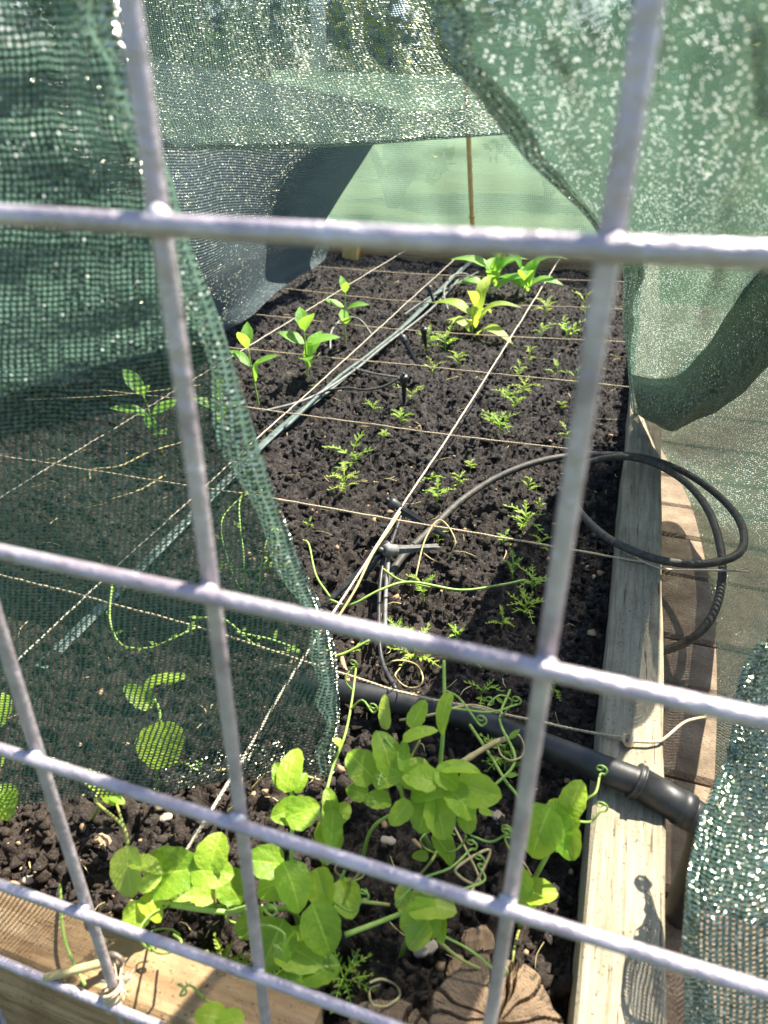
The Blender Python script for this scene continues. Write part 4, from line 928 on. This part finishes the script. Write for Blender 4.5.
SEED = [
 (585, 322, 40, 38, 'drooping feathery seedling at the far right behind the near wire, the tallest of its row'),
 (566, 342, 34, 26, 'drooping feathery seedling left of the tallest one near the right edge'),
 (529, 364, 17, 24, 'tuft-like feathery seedling right of the thick pale string, behind the fourth cross string'),
 (574, 384, 24, 20, 'feathery seedling close to the right-hand net by a cross string'),
 (522, 388, 30, 14, 'sparse feathery seedling touching the cross string right of the thick pale string'),
 (513, 412, 22, 16, 'small feathery seedling right of the thick pale string, third up its row'),
 (560, 412, 16, 14, 'tiny feathery seedling beside the near wire in the right-hand row'),
 (500, 438, 32, 26, 'spreading feathery seedling on the cross string that meets the hose coil'),
 (565, 446, 20, 16, 'bright tuft seedling beside the blurred near wire'),
 (446, 348, 26, 22, 'faint seedling left of the thick pale string, furthest of its row'),
 (410, 402, 36, 14, 'low feathery seedling right beside the upright black dripper'),
 (400, 422, 26, 12, 'low feathery seedling below the upright black dripper'),
 (458, 366, 24, 14, 'faint feathery seedling beyond the leaning dripper'),
 (356, 464, 44, 24, 'wide feathery seedling left of the thick pale string, upper of a close pair'),
 (346, 498, 40, 24, 'wide feathery seedling left of the thick pale string, lower of a close pair'),
 (309, 526, 14, 18, 'tiny pale seedling next to the right edge of the left net'),
 (458, 488, 22, 20, 'small upright feathery seedling above the arc of the hose'),
 (438, 508, 26, 20, 'small feathery seedling between the hose arc and the fallen dripper'),
 (528, 492, 24, 26, 'bushy bright seedling inside the hose arc beside the near wire'),
 (521, 536, 40, 28, 'widest bright feathery seedling resting on the knotted cross string'),
 (438, 545, 18, 14, 'tiny yellowish seedling right of the pronged dusty dripper'),
 (512, 584, 20, 30, 'thin upright seedling beyond the weedy patch in the right half'),
 (524, 618, 46, 28, 'sprawling weedy seedling just above the middle wire crossing'),
 (425, 600, 34, 28, 'yellowing weedy sprig beside the pale trailing stem'),
 (412, 660, 56, 28, 'tangled yellow-green weed just beyond the thick pipe'),
 (480, 700, 34, 26, 'small weed with oval leaves beyond the pipe in the middle'),
 (552, 700, 34, 30, 'weed sprig growing beside the right wire above the pipe'),
 (505, 775, 50, 44, 'tangle of yellow-green tendrils between the bushy pea plant and the right wire'),
 (355, 648, 24, 16, 'small green weed beside the edge of the left net above the pipe'),
 (262, 1000, 60, 40, 'feathery green weed spilling over the brown near board'),
 (225, 975, 46, 40, 'feathery green weed beside the brown near board under the pea leaves'),
 (345, 985, 50, 30, 'low feathery weed in front of the small log end'),
 (545, 318, 26, 18, 'small feathery seedling just left of the drooping pair near the far right'),
 (540, 340, 18, 14, 'tiny seedling between the thick pale string and the drooping seedlings'),
 (596, 352, 24, 18, 'feathery seedling half hidden behind the right vertical wire'),
 (556, 376, 20, 16, 'tiny upright seedling left of the one close to the right-hand net'),
 (519, 376, 18, 16, 'small upright seedling just above the sparse one on the string'),
 (508, 400, 20, 14, 'low seedling just left of the third one up its row'),
 (590, 385, 18, 14, 'tiny seedling right of the near wire below the fourth cross string'),
 (492, 424, 18, 14, 'small seedling at the upper left of the spreading one'),
 (432, 372, 26, 18, 'feathery seedling between the leaning dripper and the thick pale string'),
 (428, 350, 22, 16, 'faint seedling beside the small black dripper'),
 (384, 440, 18, 12, 'tiny seedling left of the thick pale string under the low feathery pair'),
 (372, 412, 20, 12, 'tiny seedling left of the upright black dripper'),
 (470, 470, 14, 12, 'tiny sprout just below the spreading seedling on the string'),
 (430, 486, 16, 12, 'tiny sprout left of the small upright feathery seedling'),
 (540, 506, 18, 16, 'small seedling just below the bushy bright one inside the hose arc'),
 (503, 548, 20, 14, 'small sprout below the knotted cross string left of the widest seedling'),
 (540, 548, 22, 18, 'bright sprout on the knotted cross string beside the near wire'),
 (532, 600, 30, 26, 'weedy sprout right of the thin upright seedling'),
 (500, 632, 30, 18, 'low weed below the trailing pale stem'),
 (455, 636, 22, 16, 'low yellow weed left of centre above the middle wire'),
 (470, 668, 26, 16, 'small weed just above the pipe, left of the one with oval leaves'),
 (395, 640, 26, 20, 'yellow-green sprout above the tangled weed by the pipe'),
]
for i, (px, py, wp, hp, lab) in enumerate(SEED):
    big = wp > 44
    feathery(px, py, wp*(1.0, 1.25, .85, 1.1)[i % 4], hp*(1, .8, 1.2)[i % 3], lab, 100+i, 'leaf_fea' if i % 2 else 'leaf_pale', nl=(4, 6, 7, 5, 8)[i % 5] if not big else 9, dense=(5, 4, 6)[i % 3])
# vetch and trailing stems under the net
def vine(pts, label, r=.0011, mat='stem', leaves=0, seed=0):
    W = [atz(*p) for p in pts]; e = empty('trailing_stem', W[0]); tag(e, label, 'vine', 'thin trailing stems among the plants')
    G().tube([tuple(p) for p in W], r, 6, 8, jitter=.1).build('stem', MAT[mat], e)
    if leaves:
        rnd = random.Random(seed); C = crom([tuple(p) for p in W], 12)
        for i in range(leaves):
            c = Vector(C[int((i+.5)/leaves*(len(C)-1))])
            a = rnd.uniform(0, 6.28); d = Vector((math.cos(a), math.sin(a), .5)).normalized(); L = .010*rnd.uniform(.7, 1.2)
            g = G(); g.add(*leaf_geo(c+d*L*.55, L, L*.4, d, Vector((0, -.3, 1)), .15, .1, 'lance', n=6, m=4, seed=i)); g.build('leaf', MAT['leaf_fea'], e, uv=True)
vine([(246, 492, .0), (222, 520, .01), (228, 560, .01), (242, 590, -.005), (244, 560, .0), (240, 500, .02), (262, 490, .0)], 'curling green stem under the net beside the left vertical wire', .0009, 'stem', 10, 1)
vine([(258, 600, -.02), (262, 560, .01), (270, 532, .02), (278, 530, .02), (276, 548, .01), (262, 566, .0)], 'looped green tendril under the net near its right edge', .0009, 'stem', 6, 2)
vine([(215, 568, -.01), (250, 570, .0), (290, 564, .0)], 'short straight green stem under the net above the middle wire', .0009, 'stem', 6, 3)
vine([(112, 585, .02), (110, 620, .01), (122, 645, .0), (150, 648, .0), (170, 640, .01), (195, 628, .01)], 'green vine bending in a bow under the net', .0011, 'stem', 8, 4)
vine([(195, 618, .0), (225, 620, .0), (260, 648, -.01), (300, 652, -.01), (272, 640, -.01), (235, 632, .0)], 'leafy trailing vine under the net left of the pipe', .0011, 'stem', 12, 5)
vine([(303, 540, -.02), (309, 545, -.02), (316, 575, -.03), (330, 597, -.035)], 'bent pale green stalk at the right edge of the left net', .0012, 'stem')
vine([(330, 600, -.03), (350, 605, -.02), (380, 590, -.01), (410, 582, -.01), (460, 590, -.02), (500, 585, -.02), (525, 580, -.02)], 'long pale green stem trailing across the soil beyond the middle wire', .0014, 'stem')
vine([(378, 565, -.02), (400, 580, -.01), (430, 587, -.02)], 'short pale stem beside the dusty dripper', .0012, 'stem')
vine([(330, 630, -.02), (355, 590, .0), (372, 555, .01), (392, 525, .0), (400, 512, .0)], 'pale dry stalk leaning up to the fallen dripper', .0013, 'dry')
vine([(325, 650, -.03), (340, 655, -.03), (370, 640, -.02)], 'short green stalk emerging from under the left net', .0014, 'stem')
vine([(448, 560, -.02), (455, 540, .0), (440, 520, .01), (425, 540, .0), (415, 580, -.02)], 'dry curled stalk right of the drippers', .0009, 'dry')
vine([(90, 480, -.02), (92, 470, -.01), (120, 466, -.01), (150, 452, -.02), (190, 440, -.02)], 'dry brown stalk under the net left of the wire', .0014, 'dry')
vine([(110, 500, -.02), (140, 490, -.01), (165, 475, -.02)], 'short dry stalk under the net', .0014, 'dry')
vine([(20, 400, .0), (120, 395, .0), (200, 385, .0)], 'faint dry straw under the net in the upper left', .001, 'dry')
vine([(240, 860, .0), (218, 905, .0)], 'short straw stub beside the pale string end', .001, 'dry') if False else None
vine([(60, 885, .0), (65, 940, .01), (85, 985, .008)], 'thin yellow-green stalk lying over the brown near board', .0009, 'stem')
vine([(215, 770, -.02), (240, 772, -.03), (238, 800, -.02), (228, 812, -.03)], 'curled brown stalk beside the left vertical wire below the net', .0012, 'dry')
vine([(250, 790, -.035), (275, 770, -.02), (320, 780, -.03)], 'thin dry stalk under the rim of the left net', .0008, 'dry')
vine([(440, 800, .0), (480, 880, .0), (455, 870, .02), (490, 850, .02), (470, 895, .01)], 'tangled tan tendrils between the bushy and the scalloped pea plants', .0008, 'dry')
vine([(400, 720, .02), (430, 715, .04), (470, 705, .03), (500, 712, .01)], 'tan tendril stretched across the thick pipe', .0009, 'dry')
vine([(510, 690, -.03), (500, 720, .0), (515, 760, .01), (490, 790, .0)], 'pale climbing stem left of the right wire over the pipe', .0011, 'stem', 3, 9)
vine([(450, 770, .0), (490, 745, .0), (508, 738, .0)], 'thick pale cut stalk lying behind the bushy pea plant', .0022, 'dry')
LOOSE = [((455, 835), 'curly dry tendril in front of the bushy pea plant'), ((490, 745), 'wiry dry tendril left of the right wire beyond the pea leaves'), ((380, 985), 'dry tendril curl before the small log end'), ((262, 905), 'thin tendril curl under the sprawling pea leaves'),
 ((400, 668), 'wiry curl in the tangled weed beyond the pipe'), ((365, 870), 'thin tendril between the shoot and the bushy pea plant'), ((180, 935), 'fine green curl beside the leftmost pea leaves')]
for i, ((px, py), lab) in enumerate(LOOSE):
    rnd = random.Random(500+i); pts = []; x, y, z, a = px, py, -.02, rnd.uniform(0, 6)
    for k in range(11):
        pts.append((x, y, z)); a += rnd.uniform(.3, 1.1)*(1 if i % 2 else -1); x += 11*math.cos(a); y += 8*math.sin(a); z = min(.03, max(-.03, z+rnd.uniform(-.012, .018)))
    vine(pts, lab, .00065, 'dry' if i % 3 else 'stem')
# chips and pebbles one can pick out
def chip(px, py, Lpx, wpx, ang, mat, label, cat, seed):
    rnd = random.Random(seed); c = soilpt(px, py, .003); s = depth(c)/FPX; L = Lpx*s/2; W = wpx*s/2; a = math.radians(ang)
    d = Vector((math.cos(a), math.sin(a), .1)).normalized(); q = d.cross(Vector((0, 0, 1))).normalized(); V = []; F = []; n = 10; m = 9
    for i in range(n+1):
        t_ = i/n*math.pi; 
        for k in range(m):
            b = 2*math.pi*k/m; rr = math.sin(t_)**.6*(1+.22*rnd.uniform(-1, 1)); V.append(c+d*(-math.cos(t_)*L)+q*(math.cos(b)*W*rr)+Vector((0, 0, math.sin(b)*W*.55*rr)))
    for i in range(n):
        for k in range(m): F.append((i*m+k, i*m+(k+1) % m, (i+1)*m+(k+1) % m, (i+1)*m+k))
    o = meshobj('pebble' if cat == 'pebble' else 'wood_chip', V, F, MAT[mat], None, smooth=(cat == 'pebble'), loc=c); tag(o, label, cat)
chip(100, 842, 26, 14, -5, 'chip', 'dark brown flat wood chip on the soil under the left net edge', 'wood chip', 1)
chip(167, 822, 13, 10, 30, 'stone', 'small round tan pebble left of the wire below the left net', 'pebble', 2)
chip(25, 870, 14, 9, 10, 'stone', 'pale pebble at the inner edge of the brown near board', 'pebble', 3)
chip(425, 955, 26, 14, 35, 'stone', 'long pinkish pebble behind the small log end', 'pebble', 4)
chip(497, 822, 20, 12, -40, 'stone', 'tan pebble between the bushy pea plant and the right wire', 'pebble', 5)
chip(455, 1000-30, 26, 14, 80, 'chip', 'upright brown chip in the gap between the log ends', 'wood chip', 6)
chip(478, 940, 34, 30, 20, 'chip', 'reddish brown wood block beside the cracked log end', 'wood chip', 7)
chip(345, 672, 50, 6, 120, 'chip', 'thin reddish splinter of wood beyond the thick pipe', 'wood chip', 8)
chip(388, 848, 16, 10, 0, 'stone', 'small orange pebble under the bushy pea plant', 'pebble', 9)
chip(200, 888, 14, 9, 60, 'chip', 'brown chip under the sprawling pea plant', 'wood chip', 10)
# screw eye with wire tie on the near board
c = atz(118, 966, .002); e = empty('screw_eye', c); tag(e, 'rusty screw eye with a wire tie in the brown near board', 'screw eye')
P = [(c.x+.0045*math.cos(a), c.y, c.z+.006+.0045*math.sin(a)) for a in np.linspace(0, 2*math.pi, 14)]
G().tube(P, .0015, 8, 3).build('eye_ring', MAT['screw'], e); G().tube([(c.x, c.y, -.01), (c.x, c.y, c.z+.002)], .0016, 8, 1).build('shank', MAT['screw'], e)
q = atz(45, 978, .006); G().tube([tuple(c+Vector((0, 0, .006))), tuple((c+q)/2+Vector((0, -.002, .006))), tuple(q)], .0022, 8, 8).build('tie_wire', MAT['dry'], e)
c = Vector((-.1905, FY+.008, .006)); e = empty('string_tie', c); tag(e, 'frayed pale twine tying the wire panel to the near board', 'twine tie'); g = G()
for k in range(9):
    g.tube([(c.x+(.0042+.0006*math.sin(k*2))*math.cos(a+k), c.y-.004+.0055*math.sin(a+k), c.z-.006+.0014*k+.002*math.sin(a+k*1.3)) for a in np.linspace(0, 6.3, 12)], .0008, 6, 3)
g.build('twine_turns', MAT['twine'], e); g = G()
for k in range(46):
    d = Vector((random.uniform(-1, 1), random.uniform(-.3, 1), random.uniform(-.2, 1))).normalized()*random.uniform(.004, .012)
    g.tube([tuple(c)+(.0005,), tuple(c+d)+(.00015,)], .0003, 4, 1)
g.build('frayed_ends', MAT['twine_white'], e)
